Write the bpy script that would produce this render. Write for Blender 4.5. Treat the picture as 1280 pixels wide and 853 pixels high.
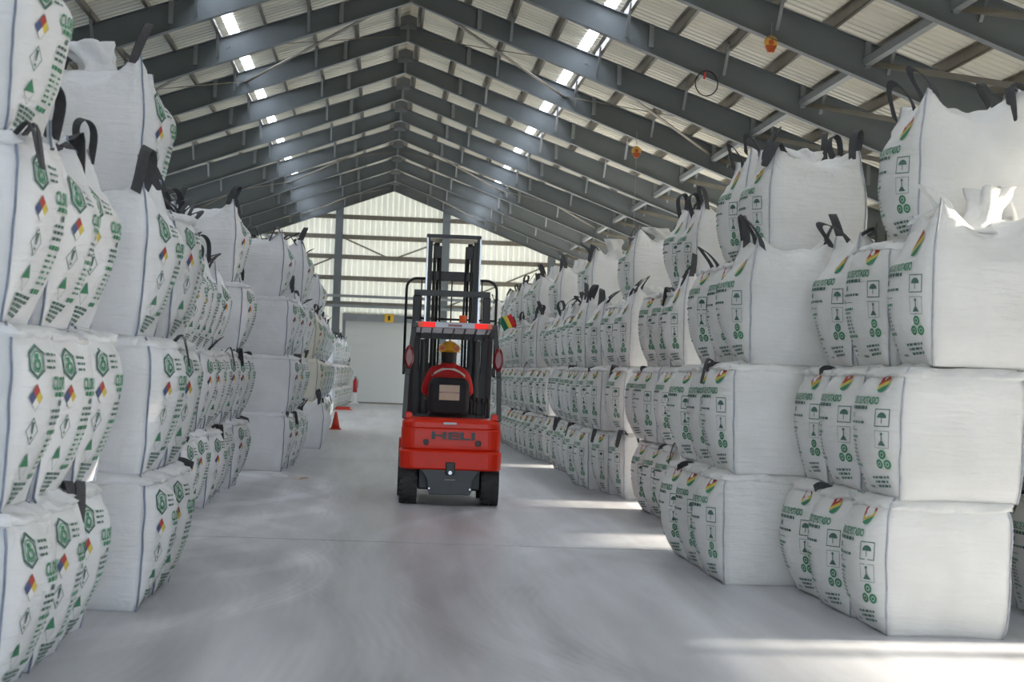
import bpy, math, random
from mathutils import Vector, Matrix, noise
R = math.radians
rnd = random.Random(7)
for o in list(bpy.data.objects):
    bpy.data.objects.remove(o)
scn = bpy.context.scene
col = scn.collection

# ------------------------------------------------------------------ camera
F_PX, CAM_H = 2450.0, 1.55
VPX, VPY, ROLL = 473.0, 462.0, R(2.2)
yc = Vector((VPX - 640.0, -(VPY - 426.5), -F_PX)).normalized()      # image of world +Y
up = Vector((math.sin(ROLL), math.cos(ROLL), 0.0))
zc = (up - yc * up.dot(yc)).normalized()                             # image of world +Z
xc = yc.cross(zc)
M = Matrix((xc, yc, zc))                                             # rows: world axes in camera coords
cam_d = bpy.data.cameras.new('camera')
cam_d.sensor_width = 36.0
cam_d.lens = F_PX / 1280.0 * 36.0
cam_d.clip_end = 600
cam_d.dof.use_dof = True
cam_d.dof.focus_distance = 22.5
cam_d.dof.aperture_fstop = 5.6
cam = bpy.data.objects.new('camera', cam_d)
mw = M.to_4x4()
mw.translation = Vector((0, 0, CAM_H))
cam.matrix_world = mw
col.objects.link(cam)
scn.camera = cam

# ------------------------------------------------------------------ world, sun, exposure
world = bpy.data.worlds.new('world')
scn.world = world
world.use_nodes = True
wbg = world.node_tree.nodes['Background']
wbg.inputs['Color'].default_value = (0.74, 0.87, 1.0, 1)
wbg.inputs['Strength'].default_value = 5.4
sun_d = bpy.data.lights.new('sun', 'SUN')
sun_d.energy = 21.0
sun_d.angle = R(2.4)
sun_d.color = (1.0, 0.91, 0.76)
sun = bpy.data.objects.new('sun', sun_d)
SUN_SLOPE, SUN_DRIFT = 1 / 3.49, 0.10                                # drop and drift per metre travelled towards -X
sun.rotation_euler = Vector((-1.0, -SUN_DRIFT, -SUN_SLOPE)).to_track_quat('-Z', 'Y').to_euler()
sun.location = (40, 20, 20)
col.objects.link(sun)
SKYLIGHT_STRENGTH, SHEET_T, WALL_T = 12.0, 0.018, 0.115
vs = scn.view_settings
vs.view_transform = 'Standard'
vs.look = 'None'
vs.exposure = 0.2
vs.gamma = 1.0
vs.use_curve_mapping = False
scn.cycles.use_denoising = True
scn.cycles.max_bounces = 8
scn.cycles.diffuse_bounces = 5
scn.cycles.sample_clamp_indirect = 8.0

# ------------------------------------------------------------------ materials
def srgb(r, g, b):
    f = lambda c: (c / 12.92) if c <= 0.04045 else ((c + 0.055) / 1.055) ** 2.4
    return (f(r / 255), f(g / 255), f(b / 255), 1)

def newmat(name):
    m = bpy.data.materials.new(name)
    m.use_nodes = True
    nt = m.node_tree
    return m, nt, nt.nodes['Principled BSDF']

def add(nt, kind, **kw):
    n = nt.nodes.new(kind)
    for k, v in kw.items():
        setattr(n, k, v)
    return n

def simple(name, rgb, rough=0.5, metal=0.0, var=0.06, scale=6.0, bump=0.0, bscale=40.0, spec=0.5):
    m, nt, b = newmat(name)
    tc = add(nt, 'ShaderNodeTexCoord')
    nz = add(nt, 'ShaderNodeTexNoise')
    nz.inputs['Scale'].default_value = scale
    nz.inputs['Detail'].default_value = 4
    nt.links.new(tc.outputs['Object'], nz.inputs['Vector'])
    rp = add(nt, 'ShaderNodeValToRGB')
    c = srgb(*rgb)
    rp.color_ramp.elements[0].position = 0.3
    rp.color_ramp.elements[1].position = 0.7
    rp.color_ramp.elements[0].color = tuple(x * (1 - var) for x in c[:3]) + (1,)
    rp.color_ramp.elements[1].color = tuple(min(1, x * (1 + var)) for x in c[:3]) + (1,)
    nt.links.new(nz.outputs['Fac'], rp.inputs['Fac'])
    nt.links.new(rp.outputs['Color'], b.inputs['Base Color'])
    b.inputs['Roughness'].default_value = rough
    b.inputs['Metallic'].default_value = metal
    b.inputs['Specular IOR Level'].default_value = spec
    if bump:
        n2 = add(nt, 'ShaderNodeTexNoise')
        n2.inputs['Scale'].default_value = bscale
        nt.links.new(tc.outputs['Object'], n2.inputs['Vector'])
        bp = add(nt, 'ShaderNodeBump')
        bp.inputs['Strength'].default_value = bump
        bp.inputs['Distance'].default_value = 0.02
        nt.links.new(n2.outputs['Fac'], bp.inputs['Height'])
        nt.links.new(bp.outputs['Normal'], b.inputs['Normal'])
    return m

def fabric(name, rgb, dirt=0.12):
    m, nt, b = newmat(name)
    tc = add(nt, 'ShaderNodeTexCoord')
    oi = add(nt, 'ShaderNodeObjectInfo')
    # colour: slight difference from bag to bag and soft dust smudges
    off = add(nt, 'ShaderNodeVectorMath', operation='ADD')
    rv = add(nt, 'ShaderNodeVectorMath', operation='SCALE')
    comb = add(nt, 'ShaderNodeCombineXYZ')
    for k in range(3):
        nt.links.new(oi.outputs['Random'], comb.inputs[k])
    nt.links.new(comb.outputs[0], rv.inputs[0])
    rv.inputs['Scale'].default_value = 37.0
    nt.links.new(tc.outputs['Object'], off.inputs[0])
    nt.links.new(rv.outputs[0], off.inputs[1])
    nz = add(nt, 'ShaderNodeTexNoise')
    nz.inputs['Scale'].default_value = 2.6
    nz.inputs['Detail'].default_value = 5
    nt.links.new(off.outputs[0], nz.inputs['Vector'])
    rp = add(nt, 'ShaderNodeValToRGB')
    c = srgb(*rgb)
    rp.color_ramp.elements[0].position = 0.32
    rp.color_ramp.elements[1].position = 0.62
    rp.color_ramp.elements[0].color = (c[0] * (1 - dirt), c[1] * (1 - dirt), c[2] * (1 - dirt * 1.15), 1)
    rp.color_ramp.elements[1].color = c
    nt.links.new(nz.outputs['Fac'], rp.inputs['Fac'])
    hs = add(nt, 'ShaderNodeHueSaturation')
    mr = add(nt, 'ShaderNodeMapRange')
    mr.inputs['To Min'].default_value = 0.93
    mr.inputs['To Max'].default_value = 1.04
    nt.links.new(oi.outputs['Random'], mr.inputs['Value'])
    nt.links.new(mr.outputs[0], hs.inputs['Value'])
    nt.links.new(rp.outputs['Color'], hs.inputs['Color'])
    nt.links.new(hs.outputs['Color'], b.inputs['Base Color'])
    b.inputs['Roughness'].default_value = 0.48
    b.inputs['Specular IOR Level'].default_value = 0.4
    # fine horizontal tension creases and weave-scale crumple
    mp = add(nt, 'ShaderNodeMapping')
    mp.inputs['Scale'].default_value = (2.6, 2.6, 17.0)
    nt.links.new(off.outputs[0], mp.inputs['Vector'])
    n1 = add(nt, 'ShaderNodeTexNoise')
    n1.inputs['Scale'].default_value = 1.6
    n1.inputs['Detail'].default_value = 2; n1.inputs['Distortion'].default_value = 0.5
    nt.links.new(mp.outputs[0], n1.inputs['Vector'])
    n2 = add(nt, 'ShaderNodeTexNoise')
    n2.inputs['Scale'].default_value = 11.0
    n2.inputs['Detail'].default_value = 4
    n2.inputs['Distortion'].default_value = 0.6
    nt.links.new(off.outputs[0], n2.inputs['Vector'])
    mx = add(nt, 'ShaderNodeMath', operation='MULTIPLY_ADD')
    mx.inputs[1].default_value = 0.8
    nt.links.new(n2.outputs['Fac'], mx.inputs[0])
    nt.links.new(n1.outputs['Fac'], mx.inputs[2])
    sz = add(nt, 'ShaderNodeSeparateXYZ')
    nt.links.new(tc.outputs['Object'], sz.inputs[0])
    mk = add(nt, 'ShaderNodeMapRange', clamp=True)
    mk.inputs['From Min'].default_value = .60; mk.inputs['From Max'].default_value = .80
    mk.inputs['To Min'].default_value = 0.0; mk.inputs['To Max'].default_value = 2.6
    nt.links.new(sz.outputs[2], mk.inputs['Value'])
    n3 = add(nt, 'ShaderNodeTexNoise')
    n3.inputs['Scale'].default_value = 5.0; n3.inputs['Detail'].default_value = 3; n3.inputs['Distortion'].default_value = 1.6
    nt.links.new(off.outputs[0], n3.inputs['Vector'])
    ma = add(nt, 'ShaderNodeMath', operation='MULTIPLY_ADD')
    nt.links.new(n3.outputs['Fac'], ma.inputs[0]); nt.links.new(mk.outputs[0], ma.inputs[1]); nt.links.new(mx.outputs[0], ma.inputs[2])
    mx = ma
    bp = add(nt, 'ShaderNodeBump')
    bp.inputs['Strength'].default_value = 0.36
    bp.inputs['Distance'].default_value = 0.02
    nt.links.new(mx.outputs[0], bp.inputs['Height'])
    nt.links.new(bp.outputs['Normal'], b.inputs['Normal'])
    return m

def floor_mat():
    m, nt, b = newmat('dusty_concrete')
    tc = add(nt, 'ShaderNodeTexCoord')
    geo = add(nt, 'ShaderNodeNewGeometry')
    sep = add(nt, 'ShaderNodeSeparateXYZ')
    nt.links.new(geo.outputs['Position'], sep.inputs[0])
    def nse(scale, vec_scale=(1, 1, 1), detail=5, dist=0.0, rough=0.55):
        mp = add(nt, 'ShaderNodeMapping')
        mp.inputs['Scale'].default_value = vec_scale
        nt.links.new(geo.outputs['Position'], mp.inputs['Vector'])
        n = add(nt, 'ShaderNodeTexNoise')
        n.inputs['Scale'].default_value = scale
        n.inputs['Detail'].default_value = detail
        n.inputs['Distortion'].default_value = dist
        n.inputs['Roughness'].default_value = rough
        nt.links.new(mp.outputs[0], n.inputs['Vector'])
        return n.outputs['Fac']
    def math_(op, a, b_=None, c_=None):
        n = add(nt, 'ShaderNodeMath', operation=op)
        for i, x in enumerate((a, b_, c_)):
            if x is None: continue
            if isinstance(x, (int, float)): n.inputs[i].default_value = x
            else: nt.links.new(x, n.inputs[i])
        return n.outputs[0]
    def ramp(x, lo, hi, a, c):
        n = add(nt, 'ShaderNodeMapRange', clamp=True)
        n.inputs['From Min'].default_value = lo; n.inputs['From Max'].default_value = hi
        n.inputs['To Min'].default_value = a; n.inputs['To Max'].default_value = c
        nt.links.new(x, n.inputs['Value'])
        return n.outputs[0]
    big = ramp(nse(0.8, (1, .16, 1)), .35, .65, -.06, .06)
    streak = ramp(nse(1.0, (2.6, .12, 1), 5, 0.4), .35, .65, -.075, .075)
    fine = ramp(nse(5.0, (1, .14, 1), 8, 0, .7), .3, .7, -.035, .035)
    val = math_('ADD', math_('ADD', big, streak), fine)
    # curved and straight tyre tracks worn into the dust: (centre x, centre y, radius, width, strength)
    brk = ramp(nse(1.6, (1, .25, 1), 4, 0.5), .35, .62, .15, 1)
    wob = ramp(nse(.35, (1, .3, 1), 1), .3, .7, -.12, .12)
    tracks = [(-7.5, 15.0, 7.1, .14, .12), (-6.4, 19.5, 6.0, .16, .11), (-5.0, 17.0, 4.6, .13, .10), (-9.5, 21.0, 9.0, .16, .10), (-9.5, 20.0, 8.2, .16, .09),
              (9.0, 12.5, 9.0, .16, .05), (9.0, 12.5, 8.1, .2, -.08), (-10.5, 11.0, 10.6, .24, -.09), (-10.5, 11.0, 9.4, .2, -.06), (12.0, 14.0, 11.3, .14, -.06),
              (-6.0, 13.0, 5.1, .12, .08), (8.0, 21.0, 7.2, .14, -.07), (-8.0, 23.5, 7.6, .16, .12), (-8.0, 24.5, 7.0, .12, .10), (14.0, 16.0, 14.1, .09, .06),
              (-7.0, 25.5, 6.4, .14, .12), (30.0, 14.0, 29.9, .12, .05), (30.0, 14.0, 28.9, .14, -.06), (-30.0, 12.0, 29.6, .14, .06), (40.0, 20.0, 40.4, .14, -.06)]
    for cx, cy, rr, w, s in tracks:
        dx = math_('SUBTRACT', sep.outputs[0], cx)
        dy = math_('SUBTRACT', sep.outputs[1], cy)
        d = math_('SQRT', math_('ADD', math_('MULTIPLY', dx, dx), math_('MULTIPLY', dy, dy)))
        e = math_('ABSOLUTE', math_('SUBTRACT', math_('ADD', d, wob), rr))
        k = math_('MULTIPLY', ramp(e, w * .7, w * 1.5, s * 1.5, 0), math_('MULTIPLY_ADD', math_('SINE', math_('MULTIPLY', d, 84.0)), .22, .78))
        val = math_('MULTIPLY_ADD', k, brk, val)
    lane = ramp(math_('ABSOLUTE', math_('SUBTRACT', math_('ADD', sep.outputs[0], wob), .35)), .4, 1.7, -.055, .03)
    val = math_('ADD', val, lane)
    v = math_('ADD', val, 0.5)
    rp = add(nt, 'ShaderNodeValToRGB')
    e0, e1 = rp.color_ramp.elements
    e0.position, e1.position = 0.2, 0.75
    e0.color, e1.color = srgb(132, 132, 138), srgb(230, 231, 236)
    nt.links.new(v, rp.inputs['Fac'])
    nt.links.new(rp.outputs['Color'], b.inputs['Base Color'])
    nt.links.new(ramp(v, .3, .7, .30, .44), b.inputs['Roughness'])
    b.inputs['Specular IOR Level'].default_value = 0.45
    bp = add(nt, 'ShaderNodeBump')
    bp.inputs['Strength'].default_value = 0.08
    bp.inputs['Distance'].default_value = 0.02
    nt.links.new(nse(14, (1, 1, 1), 6), bp.inputs['Height'])
    nt.links.new(bp.outputs['Normal'], b.inputs['Normal'])
    return m

def emissive(name, rgb, strength):
    m, nt, b = newmat(name)
    tc = add(nt, 'ShaderNodeTexCoord')
    nz = add(nt, 'ShaderNodeTexNoise')
    nz.inputs['Scale'].default_value = 3.0
    nt.links.new(tc.outputs['Object'], nz.inputs['Vector'])
    rp = add(nt, 'ShaderNodeValToRGB')
    c = srgb(*rgb)
    rp.color_ramp.elements[0].color = tuple(x * .9 for x in c[:3]) + (1,)
    rp.color_ramp.elements[1].color = c
    nt.links.new(nz.outputs['Fac'], rp.inputs['Fac'])
    nt.links.new(rp.outputs['Color'], b.inputs['Base Color'])
    nt.links.new(rp.outputs['Color'], b.inputs['Emission Color'])
    b.inputs['Emission Strength'].default_value = strength
    return m

def translucent(name, rgb, trgb, frac):
    m = simple(name, rgb, .5, 0, .06, 1.2)
    nt = m.node_tree; b = nt.nodes['Principled BSDF']
    tr = add(nt, 'ShaderNodeBsdfTranslucent'); tr.inputs['Color'].default_value = srgb(*trgb)
    mx = add(nt, 'ShaderNodeMixShader'); mx.inputs[0].default_value = frac
    nt.links.new(b.outputs[0], mx.inputs[1]); nt.links.new(tr.outputs[0], mx.inputs[2])
    nt.links.new(mx.outputs[0], nt.nodes['Material Output'].inputs['Surface'])
    return m

MAT = {
    'floor': floor_mat(),
    'yard': simple('yard_gravel', (170, 160, 145), .9),
    'sheet': translucent('cream_sheet', (192, 186, 168), (238, 234, 220), SHEET_T),
    'wallsheet': translucent('pale_wall_sheet', (230, 228, 214), (236, 234, 220), WALL_T),
    'wallsheet_': simple('pale_wall_sheet', (236, 232, 212), .5, 0, .05, .8),
    'steel': simple('grey_painted_steel', (108, 115, 119), .5, 0, .08, 1.2),
    'steel_light': simple('pale_grey_steel', (136, 141, 144), .45, 0, .08, 2.0),
    'galv': simple('galvanised_steel', (132, 126, 114), .4, .3, .1, 3.0),
    'door': simple('pale_roller_door', (214, 216, 212), .5, 0, .04, .7),
    'skylight': emissive('skylight_panel', (234, 242, 255), SKYLIGHT_STRENGTH),
    'fab_l': fabric('white_woven_fabric', (238, 239, 243), .10),
    'fab_r': fabric('warm_white_woven_fabric', (237, 236, 234), .10),
    'fab_c': fabric('cream_woven_fabric', (240, 236, 222), .08),
    'seam_l': simple('blue_grey_edging', (140, 150, 172), .7, 0, .25, 14),
    'seam_r': simple('grey_edging', (180, 183, 192), .7, 0, .2, 14),
    'web': simple('charcoal_webbing', (66, 67, 71), .62, 0, .18, 30, .3, 150),
    'web_w': simple('white_webbing', (222, 224, 222), .6, 0, .06, 30, .3, 150),
    'pr_green': simple('green_print', (66, 140, 104), .6, 0, .15, 20),
    'pr_dark': simple('dark_green_print', (82, 116, 106), .6, 0, .15, 20),
    'pr_red': simple('red_print', (178, 66, 60), .6, 0, .1, 20),
    'pr_yel': simple('yellow_print', (214, 192, 84), .6, 0, .1, 20),
    'pr_blue': simple('blue_print', (78, 88, 134), .6, 0, .1, 20),
    'pr_white': simple('white_print', (236, 236, 236), .6, 0, .03, 20),
    'red': simple('forklift_red_paint', (218, 40, 10), .32, 0, .05, 5, spec=.35),
    'dgrey': simple('forklift_dark_grey', (62, 65, 69), .42, 0, .1, 5),
    'black': simple('black_paint', (26, 27, 29), .4, 0, .15, 6),
    'rubber': simple('tyre_rubber', (60, 60, 62), .8, 0, .2, 12, .3, 60),
    'chrome': simple('bright_steel', (170, 172, 176), .25, .85, .05, 8),
    'vinyl': simple('black_vinyl', (36, 38, 42), .75, 0, .12, 10, .15, 60),
    'beige': simple('beige_decal', (206, 190, 168), .6, 0, .04, 10),
    'jacket': simple('red_work_jacket', (186, 26, 26), .75, 0, .12, 8, .4, 22),
    'trousers': simple('dark_blue_trousers', (40, 46, 66), .8, 0, .1, 8),
    'skin': simple('skin', (150, 102, 76), .55, 0, .05, 10),
    'hair': simple('black_hair', (24, 21, 20), .6, 0, .2, 40),
    'helmet': simple('yellow_helmet', (232, 168, 28), .32, 0, .04, 6),
    'reflect': simple('reflective_tape', (214, 206, 200), .4, 0, .05, 10),
    'lamp_red': emissive('lit_red_lamp', (236, 40, 34), .7),
    'lens_red': simple('dark_red_lens', (120, 24, 28), .25, 0, .1, 10),
    'silver': simple('silver_plastic', (176, 178, 186), .35, .2, .05, 8),
    'orange': simple('orange_beacon', (240, 92, 30), .3, 0, .05, 8),
    'poly': translucent('clear_white_sheet', (225, 225, 230), (235, 235, 240), .6),
    'fl_red': simple('flag_red', (200, 40, 36), .7),
    'fl_yel': simple('flag_yellow', (240, 214, 92), .7),
    'fl_grn': simple('flag_green', (26, 120, 84), .7),
    'sign': simple('yellow_sign', (226, 178, 44), .5),
    'cone': simple('red_cone_plastic', (214, 66, 44), .5),
    'pulley': simple('amber_pulley', (236, 186, 92), .4),
    'pulley_o': simple('orange_pulley_case', (196, 92, 40), .45),
    'wire': simple('pale_wire', (170, 170, 165), .4, .5),
    'ext': simple('extinguisher_red', (176, 24, 30), .35),
}

# ------------------------------------------------------------------ mesh helpers
class MB:
    def __init__(s):
        s.v, s.f, s.m = [], [], []
    def face(s, idx, m=0):
        s.f.append(tuple(idx)); s.m.append(m)
    def box(s, lo, hi, m=0):
        x0, y0, z0 = lo; x1, y1, z1 = hi
        b = len(s.v)
        s.v += [(x0, y0, z0), (x1, y0, z0), (x1, y1, z0), (x0, y1, z0), (x0, y0, z1), (x1, y0, z1), (x1, y1, z1), (x0, y1, z1)]
        for q in ((0, 3, 2, 1), (4, 5, 6, 7), (0, 1, 5, 4), (1, 2, 6, 5), (2, 3, 7, 6), (3, 0, 4, 7)):
            s.face([b + i for i in q], m)
        return s
    def beam(s, p, q, w, h, upv=(0, 0, 1), m=0):
        p, q = Vector(p), Vector(q)
        d = (q - p).normalized()
        u = Vector(upv); u = (u - d * u.dot(d))
        if u.length < 1e-5: u = d.orthogonal()
        u.normalize(); r = d.cross(u)
        b = len(s.v)
        for c in (p, q):
            for sx, sz in ((-1, -1), (1, -1), (1, 1), (-1, 1)):
                s.v.append(tuple(c + r * (sx * w / 2) + u * (sz * h / 2)))
        for k in range(4):
            s.face((b + k, b + (k + 1) % 4, b + 4 + (k + 1) % 4, b + 4 + k), m)
        s.face((b + 3, b + 2, b + 1, b), m); s.face((b + 4, b + 5, b + 6, b + 7), m)
        return s
    def tube(s, pts, r, n=8, m=0, caps=True):
        pts = [Vector(p) for p in pts]
        rs = r if isinstance(r, (list, tuple)) else [r] * len(pts)
        b = len(s.v)
        prev = None
        for i, p in enumerate(pts):
            d = (pts[min(i + 1, len(pts) - 1)] - pts[max(i - 1, 0)])
            d.normalize()
            if prev is None: u = d.orthogonal().normalized()
            else:
                u = prev - d * prev.dot(d); u.normalize()
            prev = u
            w = d.cross(u)
            for k in range(n):
                a = 2 * math.pi * k / n
                s.v.append(tuple(p + (u * math.cos(a) + w * math.sin(a)) * rs[i]))
        for i in range(len(pts) - 1):
            for k in range(n):
                s.face((b + i * n + k, b + i * n + (k + 1) % n, b + (i + 1) * n + (k + 1) % n, b + (i + 1) * n + k), m)
        if caps:
            s.face([b + k for k in range(n)][::-1], m)
            e = b + (len(pts) - 1) * n
            s.face([e + k for k in range(n)], m)
        return s
    def lathe(s, prof, n=20, axis='z', c=(0, 0, 0), m=0, cap=True):
        b = len(s.v)
        for r, h in prof:
            for k in range(n):
                a = 2 * math.pi * k / n
                x, y = r * math.cos(a), r * math.sin(a)
                p = {'z': (x, y, h), 'x': (h, x, y), 'y': (y, h, x)}[axis]
                s.v.append((p[0] + c[0], p[1] + c[1], p[2] + c[2]))
        for i in range(len(prof) - 1):
            for k in range(n):
                s.face((b + i * n + k, b + i * n + (k + 1) % n, b + (i + 1) * n + (k + 1) % n, b + (i + 1) * n + k), m)
        if cap:
            s.face([b + k for k in range(n)][::-1], m)
            e = b + (len(prof) - 1) * n
            s.face([e + k for k in range(n)], m)
        return s
    def loft(s, rings, m=0, cap=True, closed=True):
        b = len(s.v); n = len(rings[0])
        for rg in rings: s.v += [tuple(p) for p in rg]
        for i in range(len(rings) - 1):
            for k in range(n if closed else n - 1):
                s.face((b + i * n + k, b + i * n + (k + 1) % n, b + (i + 1) * n + (k + 1) % n, b + (i + 1) * n + k), m)
        if cap:
            s.face([b + k for k in range(n)][::-1], m)
            e = b + (len(rings) - 1) * n
            s.face([e + k for k in range(n)], m)
        return s
    def prism(s, poly, axis, a0, a1, m=0):
        """extrude a 2D polygon along an axis: 'x' -> (y,z), 'y' -> (x,z), 'z' -> (x,y)"""
        def P(p, a): return {'x': (a, p[0], p[1]), 'y': (p[0], a, p[1]), 'z': (p[0], p[1], a)}[axis]
        return s.loft([[P(p, a0) for p in poly], [P(p, a1) for p in poly]], m)
    def mesh(s, name, mats, smooth=False):
        me = bpy.data.meshes.new(name)
        me.from_pydata(s.v, [], s.f)
        for x in (mats if isinstance(mats, (list, tuple)) else [mats]):
            me.materials.append(MAT[x] if isinstance(x, str) else x)
        me.polygons.foreach_set('material_index', s.m)
        if smooth: me.polygons.foreach_set('use_smooth', [True] * len(s.f))
        me.update()
        return me
    def build(s, name, mats, parent=None, smooth=False, bevel=0.0, recalc=True):
        me = s.mesh(name, mats, smooth)
        if recalc: fix_normals(me)
        o = link(name, me, parent)
        if bevel:
            md = o.modifiers.new('bevel', 'BEVEL'); md.width = bevel; md.segments = 2; md.limit_method = 'ANGLE'
        return o

import bmesh
def fix_normals(me):
    bm = bmesh.new(); bm.from_mesh(me)
    bmesh.ops.recalc_face_normals(bm, faces=bm.faces)
    bm.to_mesh(me); bm.free()

def link(name, data, parent=None, loc=None, rot=None, scale=None):
    o = bpy.data.objects.new(name, data)
    col.objects.link(o)
    if parent is not None: o.parent = parent
    if loc is not None: o.location = loc
    if rot is not None: o.rotation_euler = rot
    if scale is not None: o.scale = scale
    return o

def empty(name, loc=(0, 0, 0), rz=0, label=None, cat=None, group=None, kind=None):
    o = link(name, None, None, loc, (0, 0, rz))
    o.empty_display_size = .1
    tag(o, label, cat, group, kind)
    return o

def tag(o, label=None, cat=None, group=None, kind=None):
    if label: o['label'] = label
    if cat: o['category'] = cat
    if group: o['group'] = group
    if kind: o['kind'] = kind
    return o

# ------------------------------------------------------------------ the building
RX, RIDGE, SLOPE, HALF = 0.41, 9.56, 0.346, 12.0       # ridge x, underside of rafters at the ridge, roof slope, half width
BAY, D0 = 5.07, 8.41 * 5.07
BACK, FRONT = 88.3, -8.0
RAFTER_H = 0.44
def zr(dx): return RIDGE - SLOPE * abs(dx)             # underside of the rafter at distance dx from the ridge
EAVE = zr(HALF) + RAFTER_H
NF = math.sqrt(1 + SLOPE ** 2)
XL, XR = RX - HALF, RX + HALF

# floor: long slabs with open joints
floor = empty('floor', kind='structure', label='dusty grey concrete slab floor with pale tyre tracks')
jl = [FRONT, 1.7, 17.7, 33.7, 49.7, 65.7, BACK]
for a, b in zip(jl, jl[1:]):
    for xa, xb in ((XL, -5.5), (-5.5, 5.5), (5.5, XR)):
        MB().box((xa + .006, a + .022, -.2), (xb - .006, b - .022, 0)).build('slab', 'floor', floor)
g = MB().box((XL - 1, FRONT - 1, -.3), (XR + 1, BACK + 1, -.2)).build('sub_base', 'black', floor)
yard = MB().box((-80, -90, -.6), (120, 180, -.31)).build('bounce_ground', 'yard')  # outside ground, added to bounce sunlight into the building
tag(yard, 'unseen pale ground outside the warehouse, added to bounce sunlight', kind='structure')

# ceiling: rafters, purlins, sheets, skylights, struts and braces
ceil = empty('ceiling', kind='structure', label='pitched steel roof of grey rafters, purlins and cream sheets')
rings = []
def ibeam(sgn):
    b = MB()
    hh = RAFTER_H
    def P(dx, y, dz): return (sgn * dx, y, -SLOPE * dx + dz)
    def strip(y0, y1, zlo, zhi):
        n = 2
        for x0, x1 in ((0, HALF),):
            # deeper haunch towards the eave
            q = [P(x0, y0, zlo(x0)), P(x1, y0, zlo(x1)), P(x1, y1, zlo(x1)), P(x0, y1, zlo(x0)),
                 P(x0, y0, zhi(x0)), P(x1, y0, zhi(x1)), P(x1, y1, zhi(x1)), P(x0, y1, zhi(x0))]
            k = len(b.v); b.v += q
            for f in ((0, 3, 2, 1), (4, 5, 6, 7), (0, 1, 5, 4), (1, 2, 6, 5), (2, 3, 7, 6), (3, 0, 4, 7)):
                b.face([k + i for i in f])
    low = lambda x: -0.028 * x
    strip(-.006, .006, lambda x: low(x), lambda x: hh)
    strip(-.11, .11, lambda x: low(x), lambda x: low(x) + .016)
    strip(-.11, .11, lambda x: hh - .016, lambda x: hh)
    me = b.mesh('rafter', 'steel'); fix_normals(me)
    return me
RAF = {s: ibeam(s) for s in (-1, 1)}
stif = {}
for s in (-1, 1):
    b = MB().box((-.045, -.1, 0.0), (.045, -.004, RAFTER_H)); stif[s] = b.mesh('stiffener', 'steel_light')
fly = MB().beam((0, -.05, .03), (0, -.62, RAFTER_H + .12), .055, .055).mesh('fly_brace', 'steel_light')
apex = MB().box((-.035, -.13, -.02), (.035, .13, RAFTER_H + .02)).box((-.2, -.09, RAFTER_H - .16), (.2, .09, RAFTER_H + .2)).mesh('ridge_plate', 'steel_light')
PURL = [0.28, 1.24, 2.2, 3.16, 4.12, 5.08, 6.04, 7.0, 7.96, 8.92, 9.88, 10.84, 11.8]
frames = [D0 + i * BAY for i in range(-7, 9)] + [BACK - .35]
for fi, y in enumerate(frames):
    for s in (-1, 1):
        r = link('rafter', RAF[s], ceil, (RX, y, RIDGE))
        for k in (2, 4, 6, 8, 10):
            dx = PURL[k]
            link('fly_brace', fly, r, (s * dx, 0, -SLOPE * dx))
        for dx in (1.5, 4.6, 7.6, 10.2):
            link('stiffener', stif[s], r, (s * dx, 0, -SLOPE * dx))
    link('ridge_plate', apex, ceil, (RX, y, RIDGE))
    for s in (-1, 1):                                  # portal column under each rafter end
        b = MB().box((-.13, -.006, 0), (.13, .006, zr(HALF) + .2)).box((-.13, -.1, 0), (-.115, .1, zr(HALF) + .2)).box((.115, -.1, 0), (.13, .1, zr(HALF) + .2))
        if fi == 0: colm = b.mesh('column', 'steel')
        c = link('column', colm, None, (RX + s * (HALF - .14), y, 0))
        c.parent = ceil
for s in (-1, 1):
    for dx in PURL:
        z = zr(dx) + RAFTER_H
        b = MB()
        b.box((RX + s * dx - .004, FRONT, z), (RX + s * dx + .004, BACK - .1, z + .2))
        b.box((RX + s * dx - .004, FRONT, z), (RX + s * dx + .07, BACK - .1, z + .006))
        b.box((RX + s * dx - .07, FRONT, z + .194), (RX + s * dx + .004, BACK - .1, z + .2))
        b.build('purlin', 'galv', ceil)
    # longitudinal tube at the haunch and diagonal roof braces
    for dx in (7.6,):
        MB().beam((RX + s * dx, FRONT, zr(dx) + .1), (RX + s * dx, BACK - .3, zr(dx) + .1), .13, .13).build('eave_tube', 'steel_light', ceil)
    for ya, yb in zip(frames, frames[1:]):
        dz = .12
        MB().beam((RX + s * 7.7, yb, zr(7.7) + dz), (RX + s * 11.8, ya, zr(11.8) + dz), .1, .1).build('roof_brace', 'galv', ceil)
    for k in (7, 12, 15):
        ya, yb = frames[k], frames[k + 1]
        for xa, xb in ((.2, 3.9), (3.9, 7.6)):
            MB().beam((RX + s * xa, ya, zr(xa) + .16), (RX + s * xb, yb, zr(xb) + .16), .09, .02).build('roof_brace', 'galv', ceil)
            MB().beam((RX + s * xa, yb, zr(xa) + .19), (RX + s * xb, ya, zr(xb) + .19), .09, .02).build('roof_brace', 'galv', ceil)
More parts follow.
